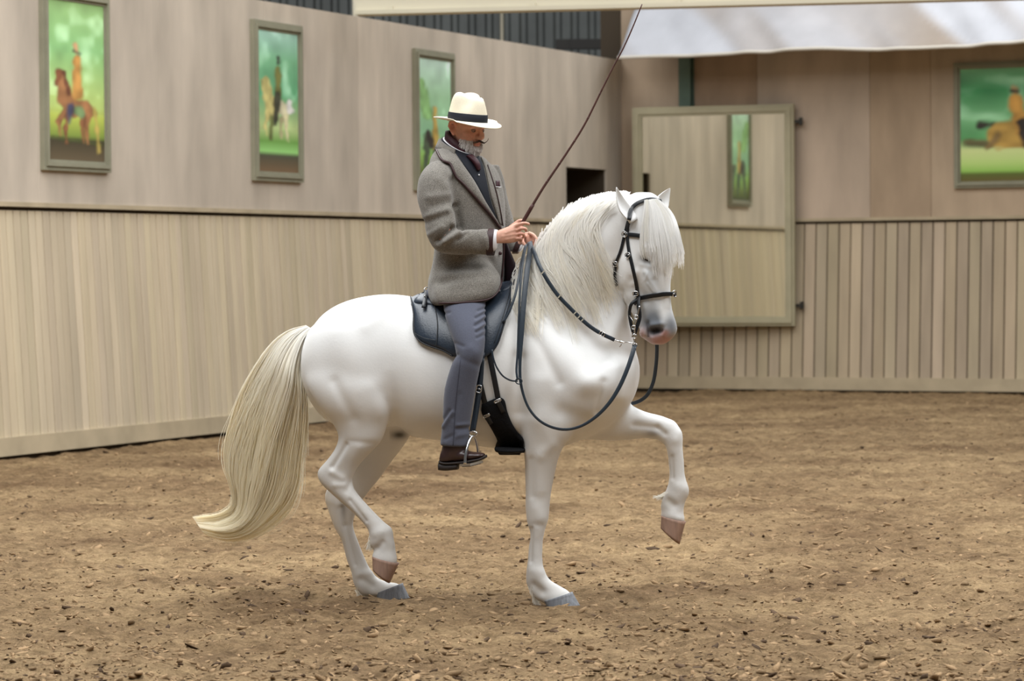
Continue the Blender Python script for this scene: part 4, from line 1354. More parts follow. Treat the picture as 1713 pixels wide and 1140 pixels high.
rs = MB()
for rr_, tt in ((0.014, 0.0024), (0.007, 0.002)):
    u = Vector((0, 0, 1)); w_ = hn.cross(u).normalized(); u = w_.cross(hn)
    v, f = tube([hp + u*(rr_*math.cos(a)) + w_*(rr_*math.sin(a)) for a in np.linspace(0, 6.2832, 20)], tt, 6, False); rs.add(v, f)
rs.build('rosette', M_STEEL, bridle, True)
hbuckle(1052, 428, 1054, 440); hbuckle(1030, 441, 1028, 455); hbuckle(1064, 491, 1066, 500)
# curb bit: shank, rings and chain beside the mouth
shank = spline([H(1070, 512, -.222), H(1066, 528, -.224), H(1062, 545, -.224), H(1062, 560, -.222), H(1061, 572, -.22), H(1063, 580, -.22)], 24)
bit = mk('bit_shank', *tube(shank, 0.0042, 8), M_STEEL, bridle)
for (a, b_, r_) in ((1064, 531, .010), (1060, 548, .009), (1061, 563, .011), (1062, 579, .012)):
    c = H(a, b_, -.228)
    mk('bit_ring', *tube([c + H_AX*(r_*math.cos(t)) + Vector((0, 0, r_*math.sin(t))) for t in np.linspace(0, 6.2832, 20)], 0.0026, 6, False), M_STEEL, bit)
mk('curb_chain', *tube([H(1053, 528, -.21), H(1058, 536, -.222), H(1062, 541, -.226)], 0.0018, 6), M_STEEL, bit)

NHN = -np.array(H_N)
BIT = (1062, 578, -.232)
# near snaffle rein, from the hand to the bit
q = free([(888, 411, -.06), (894, 424, -.15), (906, 452, -.215), (930, 490, -.235), (955, 517, -.24), (985, 545, -.245), (1005, 558, -.25), (1028, 569, -.25)], 50)
r1 = mk('rein', *strap_mesh(q, NHN, 0.019, 0.005), M_STRAP, bridle); r1['label'] = 'taut dark rein from the hand to the bit'
buckle(H(1007, 559, -.256), -H_N, H(1012, 562, 0)-H(1005, 558, 0), 0.013, 0.010).build('buckle', M_STEEL, r1, True)
for (a, b_) in ((908, 456), (936, 496), (962, 524), (969, 530), (975, 535)):
    c = H(a, b_, -.243); dd = (H(a+10, b_+9.5, 0) - H(a, b_, 0)).normalized()
    mb = MB(); mb.box(c, dd*0.003, H_N*0.003, Vector((-dd.z, 0, dd.x)).normalized()*0.011); mb.build('rein_stop', mat('pale_thread', lin(170, 165, 150), 0.6) if 'pale_thread' not in bpy.data.materials else bpy.data.materials['pale_thread'], r1)
hk = spline([H(1028, 569, -.252), H(1034, 571, -.252), H(1041, 573, -.25), H(1050, 573, -.245), H(1060, 575, -.235)], 14)
mk('rein_hook', *tube(hk, [0.004]*3 + [0.0065]*3 + [0.0025]*8, 8), M_STEEL, r1)
mk('rein_hook', *tube([H(1040, 572, -.252), H(1039, 578, -.252), H(1036, 581, -.252)], 0.0025, 6), M_STEEL, r1)
# slack curb rein, sweeping below the shoulder and back up to the hand
q = free([BIT, (1058, 592, -.25), (1050, 616, -.27), (1036, 648, -.285), (1018, 676, -.295), (995, 699, -.30), (970, 714, -.305), (945, 719, -.31), (920, 714, -.32), (900, 702, -.325), (884, 682, -.32), (874, 655, -.315), (870, 630, -.31), (871, 580, -.29), (875, 520, -.25), (881, 460, -.18), (887, 415, -.09), (886, 405, -.05)], 110)
w_ = np.interp(np.linspace(0, 1, 110), [0, .12, .3, .5, .62, .7, 1], [.022, .020, .014, .012, .016, .026, .027])
r2 = mk('rein', *strap_mesh(q, NHN, w_, 0.005), M_STRAP, bridle); r2['label'] = 'slack dark curb rein sweeping below the shoulder'
c = H(868, 638, -.325)
mk('rein_ring', *tube([c + H_AX*(0.016*math.cos(t)) + Vector((0, 0, 0.014*math.sin(t))) for t in np.linspace(0, 6.2832, 22)], 0.003, 6, False), M_STRAP, r2)
q = free([(881, 409, -.06), (876, 430, -.12), (871, 470, -.19), (868, 530, -.25), (866, 590, -.29), (864, 622, -.31), (866, 636, -.32)], 40)
r3 = mk('rein', *strap_mesh(q, NHN, 0.011, 0.005), M_STRAP, bridle); r3['label'] = 'narrow rein end hanging beside the shoulder'
q = free([(866, 638, -.322), (855, 637, -.325), (842, 630, -.33), (831, 615, -.33), (825, 598, -.33), (823, 585, -.325)], 24)
mk('rein', *strap_mesh(q, NHN, 0.008, 0.004), M_STRAP, bridle)
q = free([(879, 411, -.06), (872, 440, -.13), (867, 470, -.19), (860, 500, -.23), (850, 525, -.25), (842, 540, -.26)], 30)
mk('rein', *strap_mesh(q, NHN, 0.012, 0.005), M_STRAP, bridle)
# far rein loop beyond the chest
q = free([(1098, 560, .02), (1099, 585, .05), (1097, 615, .08), (1092, 642, .10), (1082, 662, .11), (1068, 672, .12), (1054, 675, .12), (1040, 668, .13)], 40)
r4 = mk('rein', *strap_mesh(q, NHN, 0.018, 0.005), M_STRAP, bridle); r4['label'] = 'far rein looping below the muzzle'
q = free([(888, 411, .02), (896, 416, .06), (906, 423, .10), (918, 440, .15), (935, 470, .2)], 20)
mk('rein', *strap_mesh(q, NHN, 0.016, 0.005), M_STRAP, bridle)

# ================================================================== THE RIDER
rider = thing('person', 'man in panama hat, grey tweed jacket and blue-grey trousers riding the white horse', 'person', H(780, 505, 0))
M_SKIN = mat('skin', lin(214, 160, 136), 0.5, 0.35, attr=True, var=0.16, vscale=40, bump=0.1, bscale=120, sss=0.08)
M_TWEED = mat('grey_tweed', lin(150, 144, 135), 0.9, 0.15, var=0.75, vscale=300, detail=3, bump=0.35, bscale=500, sheen=0.3)
M_TRIM = mat('brown_trim', lin(56, 33, 33), 0.45, 0.4)
M_NAVY = mat('navy_shirt', lin(30, 33, 41), 0.8, 0.25, var=0.2, vscale=30)
M_BURG = mat('burgundy_silk', lin(58, 18, 28), 0.6, 0.4, var=0.25, vscale=40)
M_WHITE = mat('white_cotton', lin(235, 235, 238), 0.7)
M_TROU = mat('blue_grey_wool', lin(88, 91, 105), 0.85, 0.2, var=0.15, vscale=200, bump=0.15, bscale=300, sheen=0.2)
M_BOOT = mat('brown_boot', lin(62, 44, 42), 0.3, 0.5, var=0.25, vscale=20)
M_SOLE = mat('boot_sole', lin(50, 44, 42), 0.6, 0.3)
M_STRAW = mat('panama_straw', lin(238, 228, 204), 0.65, 0.3, var=0.08, vscale=200, bump=0.12, bscale=300)
M_BAND = mat('hat_band', lin(26, 29, 37), 0.6, 0.3, var=0.2, vscale=20, stretch=(1, 1, 30))
M_LINING = mat('dark_lining', lin(38, 24, 30), 0.6, 0.3)
TYAW = math.radians(36)
T_F = Vector((math.cos(TYAW), -math.sin(TYAW), 0)); T_L = Vector((math.sin(TYAW), math.cos(TYAW), 0))   # chest direction / his left


def turned_rings(rows, yawF, yawL, yaw, n=36, sub=4, ex=2.3):
    th = np.linspace(0, 2*math.pi, n, endpoint=False)
    rings = []
    for (y, a, b_, w, d, tilt) in interp_rows(rows, sub):
        A, B_ = np.array(H(a, y, d)), np.array(H(b_, y, d))
        c = (A+B_)/2; vis = np.linalg.norm(B_-A)/2
        D = math.sqrt(max(vis*vis - (w/2*math.sin(yaw))**2, 4e-4))/math.cos(yaw)
        cs, sn = np.cos(th), np.sin(th)
        cs = np.sign(cs)*np.abs(cs)**(2/ex); sn = np.sign(sn)*np.abs(sn)**(2/ex)
        rings.append(c + np.outer(cs*D, np.array(yawF)) + np.outer(sn*w/2, np.array(yawL)) + np.outer(cs*D*tilt, np.array([0, 0, 1.0])))
    return rings_mesh(rings)


# ---- jacket
TORSO = [(250, 742, 790, .17, -.02, -.25), (259, 730, 806, .27, -.015, -.22), (272, 723, 820, .37, -.01, -.15), (290, 721, 831, .42, 0, -.08), (325, 722, 840, .435, 0, 0), (365, 727, 842, .43, 0, 0),
         (405, 731, 841, .42, 0, 0), (438, 728, 841, .43, 0, 0), (468, 721, 840, .455, 0, 0), (492, 720, 836, .475, 0, .02), (507, 726, 824, .47, 0, .04), (511, 734, 814, .45, 0, .05)]
ARM_N = [(748, 266, 716, 276, -.14, .06), (756, 284, 705, 290, -.185, .078), (760, 305, 699, 308, -.215, .08), (763, 332, 698, 333, -.24, .076), (767, 358, 705, 358, -.26, .071), (770, 378, 712, 385, -.275, .068),
         (768, 386, 722, 411, -.28, .066), (774, 384, 738, 424, -.275, .064), (786, 384, 758, 427, -.262, .060), (805, 383, 790, 428, -.235, .055), (822, 383, 820, 427, -.205, .05)]
ARM_F = [(834, 275, 806, 280, .14, .06), (843, 300, 808, 304, .18, .066), (849, 332, 812, 335, .215, .065), (857, 360, 816, 367, .225, .062), (864, 384, 826, 406, .215, .058), (869, 396, 846, 420, .17, .05), (875, 402, 862, 422, .11, .044)]
SKIRT = [(800, 415, 742, 415, -.06, .08), (822, 440, 734, 440, -.10, .105), (837, 462, 729, 464, -.13, .12), (837, 478, 724, 482, -.16, .125), (830, 494, 723, 500, -.185, .122), (814, 505, 732, 511, -.205, .108)]
V, Fc = merge([turned_rings(TORSO, T_F, T_L, TYAW), limb(ARM_N, 24, 4), limb(ARM_F, 24, 4), limb(SKIRT, 28, 4), limb([(r[0], r[1], r[2], r[3], -r[4], r[5]) for r in SKIRT], 28, 4)])
co, fc_ = remesh(V, Fc, 0.0055)
JS = Surf(co, fc_)
JS.smooth(10, 0.5, None, False)
jx, jy = to_px(JS.co)
nearm = (lat(JS.co) < -0.05).astype(float)
JS.strokes([((757, 300), (764, 345), 5, -0.0150), ((764, 345), (770, 378), 5, -0.0180), ((756, 383), (731, 404), 4.5, -0.0280), ((768, 390), (743, 404), 5, 0.0180), ((772, 384), (757, 380), 4, -0.0090), ((780, 392), (765, 402), 4, -0.0090),
            ((722, 345), (750, 338), 6, -0.0075), ((716, 330), (752, 325), 6, 0.0060), ((712, 372), (745, 360), 6, -0.0090), ((715, 362), (748, 352), 5, 0.0075), ((720, 392), (738, 380), 5, 0.0090), ((800, 390), (805, 420), 7, -0.0045), ((735, 300), (745, 312), 7, 0.0060)], nearm)
JS.strokes([((735, 448), (800, 452), 7, -0.0120), ((740, 462), (815, 455), 6, 0.0105), ((735, 474), (755, 468), 6, -0.0120), ((760, 480), (820, 470), 9, 0.0075), ((790, 432), (825, 440), 7, -0.0090), ((740, 436), (790, 440), 8, -0.0105), ((812, 400), (830, 440), 6, 0.0060), ((725, 470), (735, 500), 6, 0.0090),
            ((750, 495), (800, 492), 6, 0.0060)], (lat(JS.co) < 0.05).astype(float))
JS.smooth(25, 0.5, np.clip((to_px(JS.co)[1] - 428)/20, 0, 1)*np.clip((508 - to_px(JS.co)[1])/10, 0, 1)*(to_px(JS.co)[0] < 843), False)
JS.smooth(2, 0.4, None, False)
jacket = mk('jacket', JS.co, JS.faces, M_TWEED, rider)
JB = JS.bvh()
js = lambda off: (lambda a, b_: snap(a, b_, off, bvh=JB))
v, f = sheet([(757, 250), (770, 268), (785, 290), (800, 314), (814, 343), (829, 366)], [(799, 256), (807, 275), (813, 300), (818, 325), (824, 347), (831, 366)], 14, 30, 0.004, js(0.001))
mk('shirt', v, f, M_NAVY, rider)
hp, _ = snap(799, 294, 0.010, bvh=JB); mk('shirt_stud', *ball(hp, 0.004, 8), M_WHITE, rider)
LO = [(731, 253), (735, 262), (738.5, 271), (740, 273), (746, 274), (752, 274.5), (754, 276), (755.5, 283), (758, 291), (771, 305), (785, 321), (803, 342), (820, 362), (834, 382)]
LI = [(741, 243), (747, 249), (752, 254), (755, 257), (758, 260), (761, 262.5), (763, 264), (767, 269), (772, 275), (784, 291), (795, 308), (809, 334), (824, 360), (838, 384)]
v, f = sheet(LI, LO, 10, 44, 0.007, js(0.004), 0.006)
lap = mk('lapel', v, f, M_TWEED, jacket)


def jpipe(pts, off, r, parent, n=44, m=None, name='trim'):
    P, N = snap_path(pts, n, off, JB)
    return mk(name, *tube(P, r, 6), m or M_TRIM, parent)


jpipe(LO, 0.010, 0.0066, lap)
v, f = sheet([(803, 262), (810, 280), (815, 303), (820, 327), (826, 348), (834, 374)], [(812, 268), (823, 285), (830, 308), (834, 330), (837, 352), (839, 378)], 8, 30, 0.006, js(0.004))
lap2 = mk('lapel', v, f, M_TWEED, jacket)
jpipe([(813, 278), (819, 296), (827, 322), (833, 348), (838, 378)], 0.012, 0.003, lap2)
jpipe([(838, 384), (841, 405), (841.0, 430), (839, 455), (836, 478), (830, 490), (818, 499), (800, 503), (775, 505.5), (750, 507), (735, 507)], 0.005, 0.005, jacket, 70)
hp, hn = snap(835, 424, 0.006, bvh=JB); mk('button', *ball(hp, 0.010, 8, (1, .6, 1)), M_TRIM, jacket)
v, f = sheet([(826, 304), (827, 313)], [(832, 304), (833, 314)], 5, 6, 0.004, js(0.012)); ps = mk('pocket_square', v, f, M_BURG, jacket)
jpipe([(826, 314), (834, 314.5)], 0.014, 0.0018, jacket, 6, M_WHITE, 'pocket_edge')
# cuffs
v, f = limb([(818, 382, 815, 428, -.210, .0515), (828, 383, 826, 428, -.200, .0505)], 28, 5); mk('cuff_trim', v, f, M_TRIM, jacket)
v, f = limb([(827, 384, 826, 421, -.202, .040), (832, 384.5, 831, 416, -.196, .036)], 24, 4); mk('shirt_cuff', v, f, M_WHITE, rider)
v, f = limb([(868, 399, 857, 425, .13, .046), (875, 403, 866, 425, .10, .044)], 24, 4); mk('cuff_trim', v, f, M_TRIM, jacket)
v, f = limb([(874, 404, 867, 422, .10, .036), (878, 406, 871, 421, .08, .033)], 24, 4); mk('shirt_cuff', v, f, M_WHITE, rider)
# open far front of the jacket
fr_ = lambda a, b_: (H(a, b_, .10 - .0022*(a-842)), -H_N)
v, f = sheet([(838, 404), (841, 440), (843, 478)], [(848, 406), (862, 440), (876, 472)], 8, 14, 0.012, fr_); mk('far_front', v, f, M_LINING, jacket)


# neck wear: bands around the neck, lower in front
def band(cx, cy, d, a, bb, h, k, th_, m, name, parent, t0=0.0, t1=2*math.pi, flare=0.0):
    c = np.array(H(cx, cy, d))
    full = abs(t1-t0-2*math.pi) < 1e-6
    n = 48
    ts = np.linspace(t0, t1, n, endpoint=not full)
    V = []
    for (zz, rr_) in ((-h/2, 1 + flare), (h/2, 1.0), (h/2, 1.0 - th_/a), (-h/2, 1.0 + flare - th_/a)):
        V.append(np.stack([c + np.array(T_F)*a*rr_*math.cos(t) + np.array(T_L)*bb*rr_*math.sin(t) + np.array([0, 0, zz - k*math.cos(t)]) for t in ts]))
    V = np.concatenate(V)
    Fc = []
    for q in range(4):
        for i in range(n if full else n-1):
            j = (i+1) % n
            Fc.append((q*n+i, q*n+j, ((q+1) % 4)*n+j, ((q+1) % 4)*n+i))
    if not full: Fc += [(0, n, 2*n, 3*n), (n-1, 4*n-1, 3*n-1, 2*n-1)]
    return mk(name, V, Fc, m, parent)


band(769, 241, -.02, .074, .068, .060, .040, .02, M_BURG, 'scarf', rider, flare=0.10)
band(769, 245.5, -.02, .086, .079, .010, .046, .02, M_WHITE, 'shirt_collar', rider, flare=0.04)
band(768, 251, -.02, .089, .083, .040, .046, .02, M_NAVY, 'waistcoat_collar', rider, flare=0.14)
band(766, 252, -.02, .097, .094, .046, .040, .014, M_TWEED, 'collar', jacket, math.radians(62), math.radians(298), flare=0.22)
V, Fc = limb([(790, 258, 779, 262, -.09, .03), (797, 264, 787, 269, -.10, .034), (803, 274, 793, 277, -.105, .03), (804, 284, 798, 286, -.11, .016)], 18, 4)
mk('scarf_knot', V, Fc, M_BURG, rider)

# ---- trousers
LEG_N = [(806, 480, 746, 478, -.12, .08), (812, 500, 742, 503, -.20, .095), (812, 522, 744, 526, -.265, .092), (812, 548, 752, 553, -.325, .083), (811, 575, 760, 577, -.362, .076), (808, 597, 763, 594, -.378, .072),
         (803, 616, 755, 612, -.38, .068), (796, 650, 744, 650, -.375, .064), (789, 690, 741, 690, -.37, .062), (785, 722, 739, 720, -.365, .062), (784.5, 748, 736, 746, -.365, .061)]
LEG_F = [(r[0], r[1], r[2], r[3], -r[4], r[5]) for r in LEG_N[:8]] + [(790, 670, 748, 672, .35, .05), (782, 690, 752, 692, .34, .045)]
PELV = limb([(720, 478, 724, 508, 0, .14), (745, 462, 745, 512, 0, .20), (785, 462, 785, 512, 0, .20), (815, 470, 815, 508, 0, .16)], 24, 4)
V, Fc = merge([limb(LEG_N, 24, 4), limb(LEG_F, 24, 4), PELV])
co, fc_ = remesh(V, Fc, 0.0055)
PS = Surf(co, fc_); PS.smooth(8, 0.5, None, False)
pn = (lat(PS.co) < 0).astype(float)
PS.strokes([((800, 520), (812, 516), 2.4, -.006), ((796, 532), (811, 524), 2.4, -.006), ((797, 528), (811, 520), 2.2, .004), ((795, 545), (811, 535), 2.6, -.007), ((796, 539), (811, 530), 2.2, .004), ((797, 556), (811, 548), 2.4, -.006), ((798, 566), (810, 560), 2.4, -.005), ((797, 551), (811, 542), 2.2, .004),
            ((742, 525), (752, 523), 2.4, -.005), ((750, 598), (766, 594), 2.5, -.005), ((762, 575), (775, 580), 3, -.004), ((788, 584), (795, 590), 9, .005), ((757, 690), (742, 714), 3, .007), ((752, 688), (740, 705), 3, -.006), ((758, 700), (768, 660), 4, -.003),
            ((765, 712), (784, 710), 3, .004), ((764, 718), (784, 717), 3, -.005), ((745, 735), (760, 728), 3, -.004), ((762, 730), (784, 726), 4, .004), ((770, 600), (800, 612), 5, -.003)], pn)
PS.smooth(1, 0.4, None, False)
trousers = mk('trousers', PS.co, PS.faces, M_TROU, rider)
PB = PS.bvh()
P, N = snap_path([(771, 600), (766, 640), (762, 680), (760, 715), (758, 746)], 24, 0.0015, PB); mk('seam', *tube(P, 0.0016, 5), mat('trouser_seam', lin(70, 71, 84), 0.9), trousers)


# ---- boots
def boot(sg, dy):
    V, Fc = merge([limb([(784, 738+dy, 741, 736+dy, sg*.364, .045), (783, 752+dy, 739, 752+dy, sg*.364, .046), (778, 762+dy, 736, 766+dy, sg*.365, .042), (772, 768+dy, 736, 774+dy, sg*.366, .036)], 22, 4),
                   limb([(738, 755+dy, 735, 773+dy, sg*.36, .026), (750, 752+dy, 746, 774+dy, sg*.362, .037), (772, 752+dy, 769, 773+dy, sg*.368, .042), (790, 756+dy, 788, 771+dy, sg*.378, .046), (803, 757+dy, 803, 768+dy, sg*.388, .042), (811, 759+dy, 811, 765.5+dy, sg*.394, .028)], 22, 4)])
    c_, f_ = remesh(V, Fc, 0.005)
    S = Surf(c_, f_); S.smooth(6, 0.5, None, False)
    b_ = mk('boot', S.co, S.faces, M_BOOT, rider)
    V, Fc = limb([(735, 771+dy, 735, 776+dy, sg*.36, .022), (746, 773+dy, 746, 778+dy, sg*.362, .036), (768, 772+dy, 768, 777+dy, sg*.368, .038), (788, 769+dy, 788, 774+dy, sg*.378, .048), (804, 766+dy, 804, 771+dy, sg*.388, .044), (813, 761+dy, 814, 766+dy, sg*.395, .028)], 22, 4, 3.0)
    mk('sole', V, Fc, M_SOLE, b_)
    V, Fc = limb([(734, 775+dy, 734, 787+dy, sg*.36, .024), (748, 777+dy, 747, 788+dy, sg*.362, .034), (767, 776+dy, 766, 786+dy, sg*.367, .034)], 20, 4, 3.0)
    mk('heel', V, Fc, M_SOLE, b_)
    return b_


boot(-1, 0)
boot(1, -52)

# ---- body: head, neck, trunk, arms, hands, legs as one surface
HDYAW, HDP = math.radians(44), math.radians(11)
e_f = Vector((math.cos(HDYAW)*math.cos(HDP), -math.sin(HDYAW)*math.cos(HDP), -math.sin(HDP)))
e_l = Vector((math.sin(HDYAW), math.cos(HDYAW), 0)); e_u = e_f.cross(e_l) * 1.0
if e_u.z < 0: e_u = -e_u
HO = H(781, 214, -.02)
hl = lambda x, y, z: np.array(HO + e_f*x + e_l*y + e_u*z)
th = np.linspace(0, 2*math.pi, 32, endpoint=False)
rings = []
for (z, fx, bx, hw) in interp_rows([(.118, .03, -.04, .02), (.108, .055, -.075, .05), (.08, .078, -.095, .068), (.04, .092, -.101, .076), (.018, .095, -.10, .0765), (0, .088, -.098, .075), (-.03, .088, -.085, .071), (-.055, .086, -.06, .064), (-.08, .084, -.03, .052), (-.098, .078, -.005, .038), (-.108, .066, .02, .02)], 4):
    cs, sn = np.cos(th), np.sin(th)
    c0, r0 = (fx+bx)/2, (fx-bx)/2
    rings.append(np.array([hl(c0 + r0*np.sign(c)*abs(c)**.9, hw*np.sign(s)*abs(s)**.95, z) for c, s in zip(cs, sn)]))
parts = [rings_mesh(rings)]
parts.append(tube([hl(-.025, 0, -.02), hl(-.03, 0, -.08), np.array(H(767, 252, -.01)), np.array(H(766, 275, 0))], [.055, .056, .060, .07], 20))
parts.append(tube([hl(.090, 0, .012), hl(.104, 0, -.010), hl(.116, 0, -.028), hl(.104, 0, -.042)], [.010, .011, .0135, .010], 12))
for s in (-1, 1):
    parts.append(tube([hl(.104, s*.006, -.034), hl(.098, s*.014, -.036), hl(.086, s*.016, -.038)], [.009, .010, .006], 10))
    parts.append(tube([hl(.088, s*.008, .020), hl(.088, s*.03, .024), hl(.074, s*.052, .018)], [.010, .011, .008], 10))
    parts.append(tube([hl(.078, s*.030, -.026), hl(.066, s*.046, -.022), hl(.045, s*.060, -.016)], [.013, .014, .010], 10))
    parts.append(tube([hl(-.004, s*.078, -.040), hl(-.012, s*.090, -.022), hl(-.024, s*.101, .004), hl(-.020, s*.103, .022), hl(-.006, s*.096, .029), hl(.006, s*.086, .016), hl(.004, s*.079, -.004)], [.008, .0085, .0085, .0085, .008, .007, .006], 10))
    parts.append(tube([hl(-.006, s*.076, -.028), hl(-.012, s*.080, -.004), hl(-.012, s*.082, .014)], [.010, .012, .012], 10))
    parts.append(ball(hl(.0760, s*.031, .004), .0135, 8))
parts.append(tube([hl(.088, -.022, -.062), hl(.094, 0, -.060), hl(.088, .022, -.062)], [.005, .007, .005], 8))
parts.append(tube([hl(.086, -.018, -.072), hl(.092, 0, -.073), hl(.086, .018, -.072)], [.005, .007, .005], 8))
# trunk, arms, legs under the clothes
shr = lambda rows, k: [((r[0]*(1+k) + r[2]*(1-k))/2, (r[1]*(1+k) + r[3]*(1-k))/2, (r[0]*(1-k) + r[2]*(1+k))/2, (r[1]*(1-k) + r[3]*(1+k))/2, r[4], r[5]*k) for r in rows]
parts.append(turned_rings([(y, a + 0.14*(b_-a), b_ - 0.14*(b_-a), w*.68, d, t) for (y, a, b_, w, d, t) in TORSO], T_F, T_L, TYAW))
parts.append(limb(shr(ARM_N, .62), 18, 3)); parts.append(limb(shr(ARM_F, .62), 18, 3)); parts.append(limb(shr(LEG_N, .72), 18, 3)); parts.append(limb(shr(LEG_F, .72), 18, 3))
parts.append(limb([(776, 735, 744, 735, -.365, .035), (770, 752, 742, 755, -.365, .033), (772, 762, 742, 768, -.366, .03), (795, 762, 793, 768, -.378, .024)], 16, 3))
# near hand closed on the whip
parts.append(limb([(814, 391, 813, 412, -.215, .024), (830, 386.5, 830, 408, -.195, .023), (842, 382, 842, 407.5, -.182, .022), (855, 377, 857, 407, -.168, .020), (866, 374, 867, 404, -.158, .017), (871, 376, 871, 400, -.152, .011)], 20, 4))


def finger(pts, r0=.0098, r1=.0078):
    q = spline([H(*p) for p in pts], 12)
    return tube(q, np.linspace(r0, r1, 12), 10)


parts += [finger([(862, 379, -.168), (870, 375, -.180), (879, 373.5, -.176), (886, 376, -.160)], .0105, .008),
          finger([(864, 386, -.170), (872, 382.5, -.184), (879, 383, -.178), (881, 388, -.160)], .0105, .0085),
          finger([(864, 393, -.168), (871, 391, -.182), (876, 392, -.176), (876, 398, -.158)], .010, .008),
          finger([(862, 400, -.165), (868, 399, -.176), (872, 400, -.170), (871, 405, -.156)], .009, .0075),
          finger([(852, 382, -.150), (862, 374, -.146), (870, 369, -.146), (877, 370, -.150)], .011, .0085)]
# far hand, thumb towards us, holding the reins
parts.append(limb([(866, 402, 862, 422, .12, .024), (873, 394, 868, 414, .085, .022), (880, 388, 876, 408, .05, .022), (889, 390, 884, 410, .02, .021), (896, 398, 890, 414, .005, .016)], 18, 4))
parts += [finger([(884, 390, -.005), (893, 394, -.022), (898, 404, -.030), (894, 415, -.028)], .0105, .0082), finger([(886, 392, .018), (895, 397, .004), (899, 408, -.006), (893, 419, -.006)], .0105, .008),
          finger([(886, 394, .038), (894, 401, .030), (897, 411, .02), (890, 421, .018)], .010, .0078), finger([(884, 398, .056), (891, 406, .05), (893, 415, .042), (887, 422, .038)], .009, .0072),
          finger([(876, 392, .02), (874, 399, -.012), (875, 406, -.026), (880, 412, -.028)], .0115, .0085)]
V, Fc = merge(parts)
co, fc_ = remesh(V, Fc, 0.0042)
BS = Surf(co, fc_); BS.smooth(4, 0.5, None, False)
# eye sockets, nose wings, hand veins
L_ = (BS.co - np.array(HO)) @ np.array([list(e_f), list(e_l), list(e_u)]).T
N_ = BS.normals()
D_ = np.zeros(len(BS.co))
for s in (-1, 1):
    D_ -= .005*np.exp(-(((L_[:, 0]-.088)/.03)**2 + ((L_[:, 1]-s*.031)/.017)**2 + ((L_[:, 2]-.002)/.011)**2))
    D_ -= .004*np.exp(-(((L_[:, 0]-.09)/.03)**2 + ((L_[:, 1]-s*.026)/.006)**2 + ((L_[:, 2]+.045)/.016)**2))
    D_ -= .005*np.exp(-(((L_[:, 0]+.006)/.008)**2 + ((L_[:, 1]-s*.090)/.012)**2 + ((L_[:, 2]+.006)/.014)**2))
BS.co = BS.co + N_*D_[:, None]
hx, hy = to_px(BS.co)
BS.strokes([((846, 390), (862, 384), 1.8, .0022), ((840, 396), (862, 392), 1.6, .0018), ((846, 401), (862, 398), 1.6, .0018), ((850, 386), (864, 378), 2, .001), ((864, 383), (868, 381), 1.5, -.002), ((864, 390), (868, 388), 1.5, -.002), ((864, 397), (868, 396), 1.5, -.002)], (lat(BS.co) < -.12).astype(float)*(hx > 832))
L_ = (BS.co - np.array(HO)) @ np.array([list(e_f), list(e_l), list(e_u)]).T
sk = np.tile(np.array([lin(224, 172, 150)]), (len(BS.co), 1))
face = (L_[:, 2] > -.16) & (np.abs(L_[:, 1]) < .12) & (np.abs(L_[:, 0]) < .15)
sk[face] = lin(240, 184, 160)
earm = (np.clip((np.abs(L_[:, 1]) - .078)/.012, 0, 1)*(np.abs(L_[:, 2]+.005) < .05)*(np.abs(L_[:, 0]) < .05))[:, None]
sk = sk*(1-earm) + np.array([lin(240, 170, 148)])*earm
conc = np.exp(-(((L_[:, 0]+.008)/.009)**2 + ((L_[:, 2]+.002)/.016)**2))[:, None]*(np.abs(L_[:, 1]) > .07)[:, None]*face[:, None]  # hollow of the ear: its shade put into the skin colour
sk = sk*(1-.6*conc) + np.array([lin(150, 84, 70)])*.6*conc
lipm = np.exp(-(((L_[:, 0]-.09)/.02)**2 + (L_[:, 1]/.026)**2 + ((L_[:, 2]+.067)/.009)**2))[:, None]
sk = sk*(1-lipm) + np.array([lin(190, 112, 102)])*lipm
chk = 0.5*np.exp(-(((L_[:, 0]-.07)/.03)**2 + ((np.abs(L_[:, 1])-.045)/.02)**2 + ((L_[:, 2]+.025)/.02)**2))[:, None]
sk = sk*(1-chk) + np.array([lin(228, 150, 128)])*chk
hand = ((hx > 832) & (hy > 360) & (hy < 430))
kn = 0.5*np.exp(-(((hx-872)/8)**2 + ((hy-390)/14)**2))*hand
sk = sk*(1-kn[:, None]) + np.array([lin(220, 150, 132)])*kn[:, None]
mk('body', BS.co, BS.faces, M_SKIN, rider, True, sk)
M_WHITE_EYE = mat('eye_white', lin(150, 122, 110), 0.3, 0.5)
for s in (-1, 1):
    e_ = mk('eye', *ball(hl(.0765, s*.031, -.0005), .0122, 10), M_WHITE_EYE, rider)
    mk('iris', *ball(hl(.0862, s*.030, -.0035), .0040, 8), M_EYE, e_)
    P = [hl(.088, s*.014, .024), hl(.092, s*.03, .030), hl(.080, s*.05, .026)]
    pth, cl_ = [], []
    for k in range(60):
        t = rh.random(); q0 = spline(P, 10)[int(t*9)] + rh.normal(0, .0025, 3)
        pth.append(np.array([q0, q0 + np.array(e_l)*s*.006 + np.array(e_f)*.003, q0 + np.array(e_l)*s*.012])); cl_.append(np.array(lin(110, 90, 78)))
    hair_obj('eyebrow', pth, .0009, .0004, cl_, hair_mat('brow_hair', .15) if s < 0 else bpy.data.materials['brow_hair'], rider)

